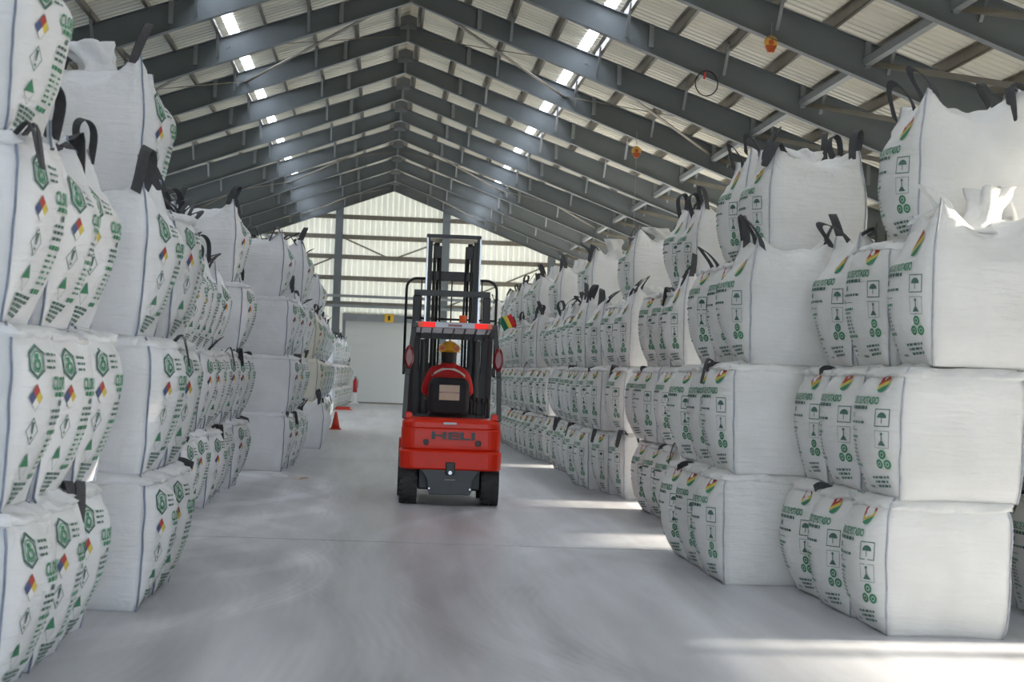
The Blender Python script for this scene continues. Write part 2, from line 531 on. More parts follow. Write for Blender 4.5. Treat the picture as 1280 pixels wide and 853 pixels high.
# corrugated roof sheets, one panel wide each, and skylight panels between that glow in place of daylight coming through
PANW = BAY / 4
SHEET_Z = RAFTER_H + .21
def sheet_mesh(s, x0, x1, mat, name):
    b = MB()
    prof = []
    nr = 4
    for k in range(nr):
        y = k * PANW / nr
        w = PANW / nr
        prof += [(y, 0), (y + w * .62, 0), (y + w * .70, .045), (y + w * .88, .045), (y + w * .96, 0)]
    prof.append((PANW, 0))
    n = len(prof)
    for zoff in (0,):
        for x in (x0, x1):
            for y, h in prof:
                b.v.append((s * x, y, -SLOPE * x + h + zoff))
    for k in range(n - 1):
        b.face((k, k + 1, n + k + 1, n + k))
    me = b.mesh(name, mat)
    return me
for s in (-1, 1):
    parts = [(0, 3.76, 'sheet', 'roof_sheet'), (3.76, 3.98, 'skylight', 'skylight_panel'), (3.98, HALF + .4, 'sheet', 'roof_sheet')]
    for x0, x1, mt, nm in parts:
        me = sheet_mesh(s, x0, x1, mt, nm)
        y = FRONT
        while y < BACK:
            link(nm, me, ceil, (RX, y, RIDGE + SHEET_Z))
            y += PANW
b = MB().beam((RX, FRONT, RIDGE + SHEET_Z + .06), (RX, BACK, RIDGE + SHEET_Z + .06), .5, .02); b.build('ridge_cap', 'sheet', ceil)

# back wall
wb = empty('wall_back', kind='structure', label='pale ribbed sheet end wall with grey columns and girts')
def rib_panel(x0, x1, ztop0, ztop1, z0):
    b = MB(); n = 4; w = (x1 - x0) / n
    pts = []
    for k in range(n):
        xa = x0 + k * w
        pts += [(xa, 0), (xa + w * .68, 0), (xa + w * .75, .022), (xa + w * .92, .022)]
    pts.append((x1, 0))
    m = len(pts)
    for yo in (0,):
        for lvl in (0, 1):
            for x, d in pts:
                t = (x - x0) / (x1 - x0)
                b.v.append((x, BACK + d + yo, z0 if lvl == 0 else ztop0 + (ztop1 - ztop0) * t))
    for k in range(m - 1):
        b.face((k, m + k, m + k + 1, k + 1))
    return b
DOOR = (RX - 1.96, RX + 1.96, 4.0)
x = XL
while x < XR - .01:
    x1 = x + 1.0
    top = lambda xx: zr(xx - RX) + RAFTER_H + .2
    xm0, xm1 = x, x1
    z0 = DOOR[2] if (x1 > DOOR[0] + .05 and x < DOOR[1] - .05) else 0
    rib_panel(xm0, min(xm1, XR), top(xm0), top(min(xm1, XR)), z0).build('wall_sheet', 'wallsheet', wb)
    x = x1
colz = lambda dx: zr(dx) + .05
for dx in (-7.2, -2.4, 2.4, 7.2):
    b = MB()
    X = RX + dx
    b.box((X - .17, BACK - .34, 0), (X + .17, BACK - .325, colz(dx))).box((X - .17, BACK - .1, 0), (X + .17, BACK - .085, colz(dx))).box((X - .006, BACK - .33, 0), (X + .006, BACK - .09, colz(dx)))
    b.build('wall_column', 'steel', wb)
for z in (4.45, 5.6, 6.55, 7.45, 8.35):
    hw = min(HALF, (RIDGE + .3 - z) / SLOPE)
    MB().box((RX - hw, BACK - .085, z - .1), (RX + hw, BACK - .01, z + .1)).build('girt', 'galv', wb)
for z in (1.0, 2.1, 3.2):
    for a, c in ((XL, DOOR[0] - .25), (DOOR[1] + .25, XR)):
        MB().box((a, BACK - .085, z - .1), (c, BACK - .01, z + .1)).build('girt', 'galv', wb)
MB().box((XL, BACK - .5, 4.72), (XR, BACK - .36, 4.84)).build('wall_rail', 'steel_light', wb)
MB().box((XL, BACK - .5, 4.28), (XR, BACK - .36, 4.4)).build('wall_rail', 'steel_light', wb)
for xa, za, xb, zb in ((RX - 2.2, 7.4, RX, 6.5), (RX + 2.2, 7.4, RX, 6.5), (RX - 2.6, 6.5, RX - 7.0, 4.5), (RX + 7.0, 6.5, RX + 2.6, 4.5)):
    MB().beam((xa, BACK - .12, za), (xb, BACK - .12, zb), .07, .03, (0, 1, 0)).build('wall_brace', 'galv', wb)
# roller door
dr = empty('door_1', (0, 0, 0), kind='structure', label='wide pale grey roller door closed in the end wall')
zz, k = 0.06, 0
MB().box((DOOR[0] - .1, BACK + .03, 0), (DOOR[1] + .1, BACK + .06, DOOR[2] + .1)).build('door_backing', 'door', dr)  # unseen sheet added to stop daylight leaking between the slats
me = MB().box((DOOR[0], -.02, 0), (DOOR[1], .02, .364)).mesh('slat', 'door')
while zz < DOOR[2] - .3:
    link('slat', me, dr, (0, BACK - .02 + (.006 if k % 2 else 0), zz)); zz += .372; k += 1
MB().box((DOOR[0] - .14, BACK - .1, 0), (DOOR[0], BACK + .03, DOOR[2])).build('door_frame', 'steel_light', dr)
MB().box((DOOR[1], BACK - .1, 0), (DOOR[1] + .14, BACK + .03, DOOR[2])).build('door_frame', 'steel_light', dr)
MB().box((DOOR[0] - .14, BACK - .3, DOOR[2] - .32), (DOOR[1] + .14, BACK + .03, DOOR[2])).build('door_header', 'steel_light', dr)
MB().box((DOOR[0], BACK - .07, 0), (DOOR[1], BACK + .01, .07)).build('bottom_rail', 'galv', dr)
sg = empty('warning_sign', (RX - .02, BACK - .34, 3.86), label='small yellow warning sign above the roller door', cat='sign')
MB().box((-.2, -.02, -.19), (.2, 0, .19)).build('sign_plate', 'sign', sg)
MB().box((-.05, -.03, -.1), (.05, -.02, .1)).build('sign_mark', 'black', sg)

# unseen front wall, added to cut daylight from behind the camera, entrance left open
wf = empty('wall_front', kind='structure', label='unseen front gable wall added to limit daylight, with an open entrance')
for xa, xb, z0 in ((XL, RX - 4.5, 0), (RX - 4.5, RX, 5.2), (RX, RX + 4.5, 5.2), (RX + 4.5, XR, 0)):
    MB().prism([(xa, z0), (xb, z0), (xb, zr(xb - RX) + .6), (xa, zr(xa - RX) + .6)], 'y', FRONT - .06, FRONT).build('wall_sheet', 'wallsheet', wf)
# side walls; the right one has open loading doors and unseen high slots cut to sun the bag tops
wl = empty('wall_left', kind='structure', label='pale sheet side wall behind the hazard diamond bags')
LDOORS = [(53.5, 57.6), (58.6, 62.7), (63.7, 67.8)]
def side_band(par, x0, x1, spans, z0, z1):
    y = FRONT
    for a, c in spans + [(BACK, BACK)]:
        if a > y: MB().box((x0, y, z0), (x1, a, z1)).build('wall_sheet', 'wallsheet', par)
        y = c
side_band(wl, XL - .06, XL, LDOORS, 0, 5.1); side_band(wl, XL - .06, XL, [], 5.1, EAVE + .25)
wr = empty('wall_right', kind='structure', label='pale sheet side wall with open loading doors')
doors = [(9.4, 12.75), (18.9, 20.4), (23.4, 25.4), (33.0, 34.9), (48.5, 52.6), (53.6, 57.7), (68.7, 72.8), (73.8, 77.9), (78.9, 83.0)]
sun_slots = [(12.9, 13.4), (16.9, 18.4), (26.0, 28.0), (30.2, 32.2), (35.2, 37.2)]
DH, C0, C1 = 2.85, 4.45, 4.9
def wall_band(spans, z0, z1): side_band(wr, XR, XR + .06, spans, z0, z1)
RD = [(48.5, 52.6), (53.6, 57.7), (68.7, 72.8), (73.8, 77.9), (78.9, 83.0)]
wall_band(doors, 0, DH); wall_band(RD, DH, C0); wall_band(sun_slots + RD, C0, C1); wall_band([(12.9, 13.4)], C1, 5.2); wall_band([], 5.2, EAVE + .25)

# ------------------------------------------------------------------ bulk bags
BA, BB, BH = 0.41, 0.445, 0.85                          # half width across the row, half width along it, filled height
TIER = 0.85
def sstep(a, b, x):
    t = max(0.0, min(1.0, (x - a) / (b - a)))
    return t * t * (3 - 2 * t)
FN = ((1, 0), (0, 1), (-1, 0), (0, -1))
class BagShape:
    def __init__(s, top, seed, side='R'):
        r = random.Random(seed)
        s.top, s.seed = top, Vector((seed * 3.17, seed * 1.71, seed * 2.3))
        s.h = .82 if top else BH
        s.bx = r.uniform(.34, .44)
        s.by = r.uniform(.015, .03)
        s.peak = [r.uniform(.13, .22) for _ in range(4)]
        s.sag = r.uniform(.0, .05)
        s.lean = (r.uniform(-.02, .02), r.uniform(-.012, .012))
        s.belly = r.uniform(1.05, 1.3) if side == 'R' else r.uniform(1.5, 1.9)
        s.taper = .02 if side == 'R' else .07
    def P(s, k, u, v):
        nx, ny = FN[k]
        # tangent runs counter-clockwise seen from above
        tx, ty = -ny, nx
        px, py = nx + tx * u, ny + ty * u
        m = (1 - u * u) ** .9 * math.sin(math.pi * min(1, max(0, v)) ** s.belly) ** .5
        sc = 1 - (.12 - .07 * abs(u) ** 3) * math.exp(-v / .10)
        if s.top: sc *= 1 - .16 * sstep(.72, 1.05, v)
        else: sc *= 1 - .13 * math.exp(-(1 - v) / .06)
        sc *= 1 - s.taper * (1 - v)
        cr = 1 - .035 * abs(u) ** 10
        x = BA * sc * px * cr * (1 + (s.bx * m * (1 if nx > 0 else .3) if nx else 0))
        y = BB * sc * py * cr * (1 + (s.by * m if ny else 0))
        z = s.h * v
        if s.top:
            w = sstep(.7, 1, v)
            ci = (k + (1 if u > 0 else 0)) % 4
            z += w * (s.peak[ci] * abs(u) ** 2.4 - s.sag * (1 - u * u))
        p = Vector((x, y, z))
        q = p + s.seed
        d = noise.noise(q * 2.3) * .022 + noise.noise(q * 6.0) * .006
        cz = sstep(.78, .93, v)
        d += cz * (noise.noise(Vector((q.x * 9, q.y * 9, q.z * 13))) * .036 + (.0 if s.top else -.01))
        d *= (1 - abs(u) ** 6 * .7)
        x += px * d + s.lean[0] * v; y += py * d * (.5 if ny else 1) + s.lean[1] * v
        if cz: z += cz * noise.noise(q * 5 + Vector((9, 2, 5))) * .02
        return Vector((x, y, z))
    def body(s, mat):
        b = MB(); NU, NV = 14, 22
        n = 4 * NU
        vs_ = [((j / NV) ** 1.0) for j in range(NV + 1)]
        vs_ = [0, .02, .05] + [.05 + .95 * j / NV for j in range(1, NV + 1)]
        for v in vs_:
            for k in range(4):
                for i in range(NU):
                    b.v.append(tuple(s.P(k, -1 + 2 * i / NU, v)))
        rows = len(vs_)
        for j in range(rows - 1):
            for i in range(n):
                b.face((j * n + i, j * n + (i + 1) % n, (j + 1) * n + (i + 1) % n, (j + 1) * n + i))
        # bottom
        c = len(b.v); b.v.append((0, 0, .0))
        for i in range(n): b.face((c, (i + 1) % n, i))
        # top
        edge = [Vector(b.v[(rows - 1) * n + i]) for i in range(n)]
        cz = s.h + (.04 if s.top else .03)
        NR = 8
        prev = (rows - 1) * n
        for q in range(1, NR):
            t = q / NR
            st = len(b.v)
            for e in edge:
                p = e.lerp(Vector((s.lean[0], s.lean[1], cz)), t)
                p.z = e.z + (cz - e.z) * sstep(0, .55 if s.top else .8, t)
                p.z += noise.noise(Vector((p.x * 8, p.y * 8, 3)) + s.seed) * .045 * math.sin(math.pi * t) + (.0 if not s.top else .03 * math.sin(math.pi * t))
                b.v.append(tuple(p))
            for i in range(n):
                b.face((prev + i, prev + (i + 1) % n, st + (i + 1) % n, st + i))
            prev = st
        c = len(b.v); b.v.append((s.lean[0], s.lean[1], cz))
        for i in range(n): b.face((prev + i, prev + (i + 1) % n, c))
        return b.mesh('bag_body', mat, smooth=True)
    def skirt(s, mat):
        b = MB(); rg = []; n = 88
        for j in range(6):
            t = j / 5; row = []
            for i in range(n):
                k, f = divmod(i, n // 4); u = -1 + 2 * f / (n // 4)
                p = s.P(k, u, .915 + .08 * t)
                nx, ny = FN[k]
                px, py = nx - ny * u, ny + nx * u
                q = Vector((p.x * 11, p.y * 11, t * 2.2)) + s.seed
                bul = math.sin(math.pi * t) ** .6
                w = .008 + bul * (.012 + .05 * max(0, noise.noise(q)) + .03 * noise.noise(q * 2.1))
                if t in (0.0,): w = -.012
                if t == 1.0: w = -.03
                if ny: w *= .35
                dz = .028 * noise.noise(q * .8 + Vector((3, 1, 4))) * bul
                row.append((p.x + px * w, p.y + py * w, p.z + dz))
            rg.append(row)
        return b.loft(rg, cap=False).mesh('top_skirt', mat, smooth=True)
    def corner(s, ci, v):                               # ci 0: (+x,+y) 1: (-x,+y) 2: (-x,-y) 3: (+x,-y)
        return s.P(ci, 1.0, v)
    def seam(s, ci, mat):
        pts = []
        d = Vector(((1, 1), (-1, 1), (-1, -1), (1, -1))[ci]).to_3d().normalized() if False else Vector((((1, 1, 0), (-1, 1, 0), (-1, -1, 0), (1, -1, 0))[ci])).normalized()
        for j in range(24):
            v = j / 23
            p = s.corner(ci, v) + d * .004
            p += Vector((noise.noise(Vector((v * 7, ci, 1)) + s.seed), noise.noise(Vector((v * 7, ci, 8)) + s.seed), 0)) * .006
            pts.append(p)
        return MB().tube(pts, .0065, 6).mesh('corner_seam', mat, smooth=True)

def text_polys(txt, w, h, cx, cz, m):
    cu = bpy.data.curves.new('t', 'FONT'); cu.body = txt; cu.size = 1; cu.offset = .03; cu.resolution_u = 2
    ob = bpy.data.objects.new('t', cu)
    me = bpy.data.meshes.new_from_object(ob)
    xs = [v.co.x for v in me.vertices]; ys = [v.co.y for v in me.vertices]
    x0, x1, y0, y1 = min(xs), max(xs), min(ys), max(ys)
    out = []
    for p in me.polygons:
        out.append(([((me.vertices[i].co.x - x0) / (x1 - x0) * w - w / 2 + cx, (me.vertices[i].co.y - y0) / (y1 - y0) * h + cz - h / 2) for i in p.vertices], m))
    bpy.data.objects.remove(ob); bpy.data.curves.remove(cu); bpy.data.meshes.remove(me)
    return out
def rect(x0, x1, z0, z1, m):
    out = []; n = max(1, int((x1 - x0) / .05))
    for k in range(n):
        a, c = x0 + (x1 - x0) * k / n, x0 + (x1 - x0) * (k + 1) / n
        out.append(([(a, z0), (c, z0), (c, z1), (a, z1)], m))
    return out
def ring(pts, inner, c, m):
    out = []
    for k in range(len(pts)):
        a, b_ = pts[k], pts[(k + 1) % len(pts)]
        ia = (c[0] + (a[0] - c[0]) * inner, c[1] + (a[1] - c[1]) * inner)
        ib = (c[0] + (b_[0] - c[0]) * inner, c[1] + (b_[1] - c[1]) * inner)
        out.append(([a, b_, ib, ia], m))
    return out
def circ(cx, cz, r, n=14, a0=0, a1=2 * math.pi):
    full = abs(a1 - a0 - 2 * math.pi) < 1e-6
    return [(cx + r * math.cos(a0 + (a1 - a0) * k / (n if full else n - 1)), cz + r * math.sin(a0 + (a1 - a0) * k / (n if full else n - 1))) for k in range(n)]
def words(x0, x1, z, h, m, r, slant=0.0):
    out = []; x = x0
    while x < x1 - .01:
        w = min(r.uniform(.02, .06), x1 - x)
        out.append(([(x, z + slant * (x - x0)), (x + w, z + slant * (x + w - x0)), (x + w, z + h + slant * (x + w - x0)), (x, z + h + slant * (x - x0))], m))
        x += w + .012
    return out
# print colours: 0 green 1 dark 2 red 3 yellow 4 blue 5 white
def art_left():
    r = random.Random(3); A = []
    hx = [(-.16 + .074 * math.sin(math.pi / 3 * k), .685 + .082 * math.cos(math.pi / 3 * k)) for k in range(6)]
    A += ring(hx, .80, (-.16, .685), 1)
    A += ring(circ(-.16, .672, .03, 8), .5, (-.16, .672), 0); A += words(-.18, -.14, .70, .02, 0, r)
    A += ring(circ(-.16, .685, .05, 12), .88, (-.16, .685), 0)
    for i, z in enumerate((.715, .685, .655)): A += words(-.07, .06 - i * .015, z, .012, 1, r)
    A += text_polys('CLORURO', .34, .066, .165, .588, 0)
    A += words(.04, .29, .525, .022, 0, r)
    A += words(.12, .17, .482, .026, 1, r)
    def dia(cz, w=.056, h=.064, cx=-.16): return [(cx, cz - h), (cx + w, cz), (cx, cz + h), (cx - w, cz)]
    cz = .522; h, w, cx = .062, .054, -.16
    A.append(([(cx, cz), (cx + w / 2, cz + h / 2), (cx, cz + h), (cx - w / 2, cz + h / 2)], 2))
    A.append(([(cx - w / 2, cz - h / 2), (cx, cz), (cx - w / 2, cz + h / 2), (cx - w, cz)], 4))
    A.append(([(cx + w / 2, cz - h / 2), (cx + w, cz), (cx + w / 2, cz + h / 2), (cx, cz)], 3))
    A.append(([(cx, cz - h), (cx + w / 2, cz - h / 2), (cx, cz), (cx - w / 2, cz - h / 2)], 5))
    A += ring(dia(cz), .95, (cx, cz), 1)
    A += ring(dia(.368), .89, (cx, .368), 1)
    A.append(([(cx - .004, .357), (cx + .006, .357), (cx + .012, .41), (cx - .01, .41)], 1)); A.append((circ(cx, .338, .008, 8), 1))
    A.append(([(cx - .055, .205), (cx + .055, .205), (cx, .268)], 0))
    A += ring(dia(.205), .94, (cx, .205), 1)
    for k in range(3): A += words(.03, .20 + .04 * (k % 2), .452 - k * .03, .014, 1, r)
    A += words(.03, .24, .348, .02, 0, r)
    for k in range(6):
        A += words(.05, .13, .315 - k * .026, .011, 0, r); A += words(.18, .24, .315 - k * .026, .011, 0, r)
    A += words(.02, .2, .14, .022, 0, r)
    for k in range(5): A += words(-.23, .02 + .05 * (k < 2), .122 - k * .022, .014, 1, r, -.05)
    return A
def art_right():
    r = random.Random(5); A = []
    cx, cz = .17, .752
    A.append((circ(cx, cz, .062, 12, R(20), R(200)), 2))
    A.append(([(cx - .058, cz - .02), (cx + .055, cz + .022), (cx + .062, cz - .005), (cx - .045, cz - .044)], 3))
    A.append((circ(cx, cz - .004, .06, 10, R(228), R(358)), 0))
    A.append((circ(cx - .008, cz + .018, .02, 8), 5))
    A += text_polys('CLORURO DE POTASIO', .52, .052, -.08, .635, 0)
    A += words(-.33, .08, .576, .022, 1, r)
    A += words(-.2, -.16, .52, .034, 1, r)
    A += words(-.32, .06, .482, .016, 1, r)
    A += words(-.33, -.29, .438, .02, 1, r); A += rect(-.29, -.06, .436, .440, 1)
    A += words(-.32, -.06, .385, .016, 0, r); A += words(-.30, -.12, .36, .012, 1, r)
    for k in range(5): A += words(-.30, -.2, .33 - k * .025, .013, 1, r); A += words(-.16, -.13, .33 - k * .025, .013, 1, r)
    A += words(-.33, -.08, .196, .018, 0, r); A += words(-.33, -.27, .17, .012, 1, r)
    for k in range(3): A += words(-.36, -.24 - k * .03, .13 - k * .03, .012, 1, r)
    bx = .22
    def sq(cx, cz, s): return [(cx - s, cz - s), (cx + s, cz - s), (cx + s, cz + s), (cx - s, cz + s)]
    A += ring(sq(bx, .525, .058), .90, (bx, .525), 1)
    A.append((circ(bx, .525, .036, 9, 0, math.pi), 1)); A += rect(bx - .003, bx + .003, .49, .525, 1)
    A += ring(sq(bx, .385, .056), .95, (bx, .385), 1)
    A.append(([(bx - .03, .345), (bx + .03, .345), (bx + .008, .375), (bx - .008, .375)], 1)); A += rect(bx - .004, bx + .004, .375, .41, 1); A.append((circ(bx, .42, .01, 8), 1))
    for px, pz in ((bx, .288), (bx - .036, .226), (bx + .036, .226)):
        A += ring(circ(px, pz, .031, 12), .55, (px, pz), 0); A.append((circ(px, pz, .011, 6), 0))
    for k in range(3): A += words(.04 + .012 * k, .25, .125 - k * .028, .015, 1, r, .05)
    A += words(-.16, -.05, .06, .014, 1, r)
    return A
ART = {'L': [([(x * .92 - .15, z) for x, z in p], m) for p, m in art_left()], 'R': [([(x * .95 + .12, z) for x, z in p], m) for p, m in art_right()]}
def split_art(side):
    G = {}
    for pts, m in ART[side]:
        x = sum(p[0] for p in pts) / len(pts); x = (x + .15) / .92 if side == 'L' else (x - .12) / .95; z = sum(p[1] for p in pts) / len(pts)
        if side == 'L':
            k = 'hexagon_logo' if x < -.1 and z > .6 else 'product_name' if .55 < z < .62 and x > -.05 else \
                'hazard_diamond' if x < -.1 and z > .46 else 'hazard_diamond#2' if x < -.1 and z > .3 else 'hazard_diamond#3' if x < -.1 and z > .14 else 'small_print'
        else:
            k = 'round_badge' if z > .67 else 'product_name' if z > .605 else 'umbrella_symbol' if x > .15 and z > .46 else \
                'stacking_symbol' if x > .15 and z > .325 else 'triple_ring_symbol' if x > .15 and z > .18 else 'small_print'
        G.setdefault(k, []).append((pts, m))
    return G
def label_mesh(sh, side, art=None, name='printed_label'):
    b = MB(); kz = sh.h / .86
    for pts, m in (art or ART[side]):
        st = len(b.v)
        for y, z in pts:
            p = sh.P(0, max(-.97, min(.97, y / BB)), min(.985, z * kz / sh.h))
            b.v.append((p.x + .006, p.y, p.z))
        b.face(range(st, len(b.v)), m)
    return b.mesh(name, ['pr_green', 'pr_dark', 'pr_red', 'pr_yel', 'pr_blue', 'pr_white'])

VAR = {}
for side in 'LR':
    for top in (0, 1):
        L = []
        for k in range(5 if not top else 5):
            sh = BagShape(top, 11 + k * 7 + (100 if side == 'R' else 0) + top * 50, side)
            fab = 'fab_l' if side == 'L' else 'fab_r'
            L.append(dict(shape=sh, skirt=None if top else sh.skirt(fab), body=sh.body(fab), label=label_mesh(sh, side), pieces=[(k.split('#')[0], label_mesh(sh, side, a_, k.split('#')[0])) for k, a_ in split_art(side).items()],
                          seams=[sh.seam(c, 'seam_l' if side == 'L' else 'seam_r') for c in range(4)]))
        VAR[side, top] = L

def ribbon(pts, wdir, w, mat, th=.006):
    b = MB(); pts = [Vector(p) for p in pts]; wd = Vector(wdir).normalized() * (w / 2)
    rg = []
    for i, p in enumerate(pts):
        d = (pts[min(i + 1, len(pts) - 1)] - pts[max(i - 1, 0)]).normalized()
        nn = d.cross(wd).normalized() * th / 2
        rg.append([p - wd - nn, p + wd - nn, p + wd + nn, p - wd + nn])
    b.loft(rg)
    me = b.mesh('lifting_loop', mat, smooth=False); fix_normals(me)
    return me
def loop_pts(kind, r):
    out = []
    for i in range(17):
        t = i / 16; a = math.pi * (t * 1.5 - .25)
        if kind == 'up':                                # teardrop standing upright
            w, h = .085, .27
            x = math.cos(math.pi * (1 - t)) * w * math.sin(math.pi * min(t, 1 - t) * 1.0 + .35)
            z = math.sin(math.pi * t) ** .7 * h - .05
            out.append((x, 0.03 * math.sin(t * 5), z))
        elif kind == 'lean':                            # leaning over to one side
            w, h = .10, .20
            x = -math.cos(math.pi * t) * w * .8
            z = math.sin(math.pi * t) ** .8 * h - .04
            out.append((x, .16 * math.sin(math.pi * t) ** 1.2, z))
        elif kind == 'flop':                            # bent over and hanging down outside
            x = -.05 + .1 * t
            q = math.sin(math.pi * t)
            out.append((x, .13 * q ** .7, .07 * math.sin(math.pi * min(1, q * 1.3)) - .17 * q ** 3))
        else:                                           # pressed flat
            out.append((-.13 + .26 * t, .05 * math.sin(math.pi * t), .035 * math.sin(math.pi * t) - .02))
    return out
LOOPS = {}
for mt in ('web', 'web_w'):
    for kd in ('up', 'lean', 'flop', 'flat'):
        LOOPS[mt, kd] = ribbon(loop_pts(kd, rnd), (0, 1, .15) if kd in ('up',) else ((.2, 1, .6) if kd == 'lean' else (.2, .3, 1) if kd == 'flat' else (1, .1, .1)), .062, mt)
# crumpled filling spouts
SPOUT = []
for k in range(4):
    b = MB(); rg = []
    sd = Vector((k * 5.1, 2, 7))
    hh = (.30, .22, .26, .18)[k]
    for j in range(11):
        t = j / 10
        rad = .20 * (1 - t) ** 2 + .055 + .12 * sstep(.35, 1, t)
        row = []
        for i in range(28):
            a = 2 * math.pi * i / 28
            rr = rad * (1 + .25 * math.sin(a * 5 + k + t * 3) * sstep(.1, .7, t)) + noise.noise(Vector((math.cos(a) * 2, math.sin(a) * 2, t * 4)) + sd) * .05
            bend = .16 * t * t
            row.append((rr * math.cos(a) + bend, rr * math.sin(a) * .8, hh * t + noise.noise(Vector((a, t * 3, k))) * .05 * t - .015))
        rg.append(row)
    b.loft(rg)
    SPOUT.append({m: b.mesh('filling_spout', m, smooth=True) for m in ('fab_l', 'fab_r')})

ORD = ['zeroth', 'first', 'second', 'third', 'fourth', 'fifth', 'sixth', 'seventh', 'eighth', 'ninth', 'tenth', 'eleventh', 'twelfth', 'thirteenth',
       'fourteenth', 'fifteenth', 'sixteenth', 'seventeenth', 'eighteenth', 'nineteenth']
TENS = {2: 'twent', 3: 'thirt', 4: 'fort', 5: 'fift', 6: 'sixt', 7: 'sevent', 8: 'eight'}
def ordinal(n):
    if n < 20: return ORD[n]
    t, u = divmod(n, 10)
    return TENS[t] + 'ieth' if u == 0 else TENS[t] + 'y-' + ORD[u]
TIERN = ['floor level', 'second tier', 'third tier', 'fourth tier']
def put_bag(side, top, xf, y, z, rz, label, group, near, seed, loop='web', cream=False, plain=False):
    r = random.Random(seed)
    V = r.choice(VAR[side, top]); sh = V['shape']
    sgn = -1 if side == 'L' else 1                      # bag centre lies outward of its aisle face
    root = empty('bulk_bag', (xf + sgn * (BA * (1 + sh.bx) - .005), y, z), rz + (0 if side == 'L' else math.pi), label, 'bulk bag', group)
    root.scale = (1, 1, r.uniform(.985, 1.015) if not top else r.uniform(.95, 1.06))
    bo = link('bag_body', V['body'], root)
    if cream:
        bo.material_slots[0].link = 'OBJECT'; bo.material_slots[0].material = MAT['fab_c']
    if not plain and near:
        for nm, me_ in V['pieces']:
            o_ = link(nm, me_, root)
            if nm in ('small_print', 'triple_ring_symbol', 'product_name'): o_['kind'] = 'stuff'
    elif not plain:
        link('printed_label', V['label'], root)['kind'] = 'stuff'
    nearc = 3 if side == 'L' else 0                     # aisle corner on the camera's side
    farc = 0 if side == 'L' else 3
    for c in ((nearc, farc, (2 if side == 'L' else 1)) if near > 1 else (nearc, farc) if near else (nearc,)):
        link('corner_seam', V['seams'][c], root)
    if not top and near: link('top_skirt', V['skirt'], root)
    if top:
        cs = (0, 1, 2, 3) if near else (nearc, farc)
        for c in cs:
            p = sh.corner(c, 1.0)
            kd = r.choice(['up', 'up', 'lean', 'lean', 'flop'])
            link('lifting_loop', LOOPS[loop, kd], root, p + Vector((-.02 * (1 if p.x > 0 else -1), -.02 * (1 if p.y > 0 else -1), -.035)), (r.uniform(-.35, .35), r.uniform(-.35, .35), r.choice((-1, 1)) * r.uniform(.7, 1.75)), [r.uniform(.85, 1.12) * (1 if near else .8)] * 3)
        if r.random() < .65:
            link('filling_spout', r.choice(SPOUT)['fab_l' if side == 'L' else 'fab_r'], root, (r.uniform(-.08, .08), r.uniform(-.08, .08), sh.h + .02), (0, 0, r.uniform(0, 6.28)))
    else:
        for c in (nearc, farc):
            if r.random() < (.32 if near > 1 else .2 if near else .1):
                p = sh.corner(c, .97)
                kd = r.choice(['flop', 'flat', 'flat', 'flop', 'lean'])
                link('lifting_loop', LOOPS[loop, kd], root, p + Vector((.02, 0, -.0)), (0, 0, r.uniform(-2.6, -.5) if kd == 'flop' else r.uniform(0, 6.28)), [r.uniform(.8, 1)] * 3)
    return root

DESC = {'L': 'hazard diamonds', 'R': 'round tricolour badge'}
GRP = {'L': 'bulk bags printed with hazard diamonds', 'R': 'bulk bags printed with a tricolour badge'}
# stacks: (y centre, aisle face x, [inset of each tier], flags)
LEFT = []
for y, x, ins in [(9.2, -1.46, (0, -.02, .0, -.02)), (10.13, -1.44, (0, .0, -.02)), (11.06, -1.44, (0, .02, -.02)),
                  (12.6, -1.24, (0, .04, -.02)), (13.55, -1.20, (0, .0, -.05, -.22)), (14.5, -1.44, (0, 0, .12)), (15.45, -1.54, (0, .03, .14)), (16.4, -1.59, (0, 0, .1)),
                  (19.6, -1.72, (0, 0, 0)), (20.55, -1.70, (0, .03, -.05)), (21.5, -1.62, (0, -.02, -.12)), (22.45, -1.64, (0, 0, -.12)), (23.4, -1.66, (0, .02, -.12)),
                  (24.9, -1.60, (0, 0, .02, -.05)), (25.85, -1.62, (0, .02, 0)),
                  (29.3, -1.16, (0, .06, .0, -.12)), (30.25, -1.10, (0, .02, -.02)), (31.2, -1.08, (0, 0, .04, .0)), (32.15, -1.14, (0, .04, 0)),
                  (33.1, -1.16, (0, 0, .05)), (34.05, -1.20, (0, 0, 0, .0)), (35.0, -1.24, (0, 0, .02))]:
    LEFT.append((y, x, ins, ''))
for k in range(11):
    LEFT.append((40.4 + .95 * k, -1.12 + .02 * (k % 3), (0, .03, -.03) + ((-.05,) if k in (2,) else ()), 'cream' if k in (0, 4) else ''))
for k in range(15):
    LEFT.append((70.5 + .96 * k, -1.4 + .025 * k, (0, 0, -.03) if k < 12 else (0, 0), ''))
RIGHT = []
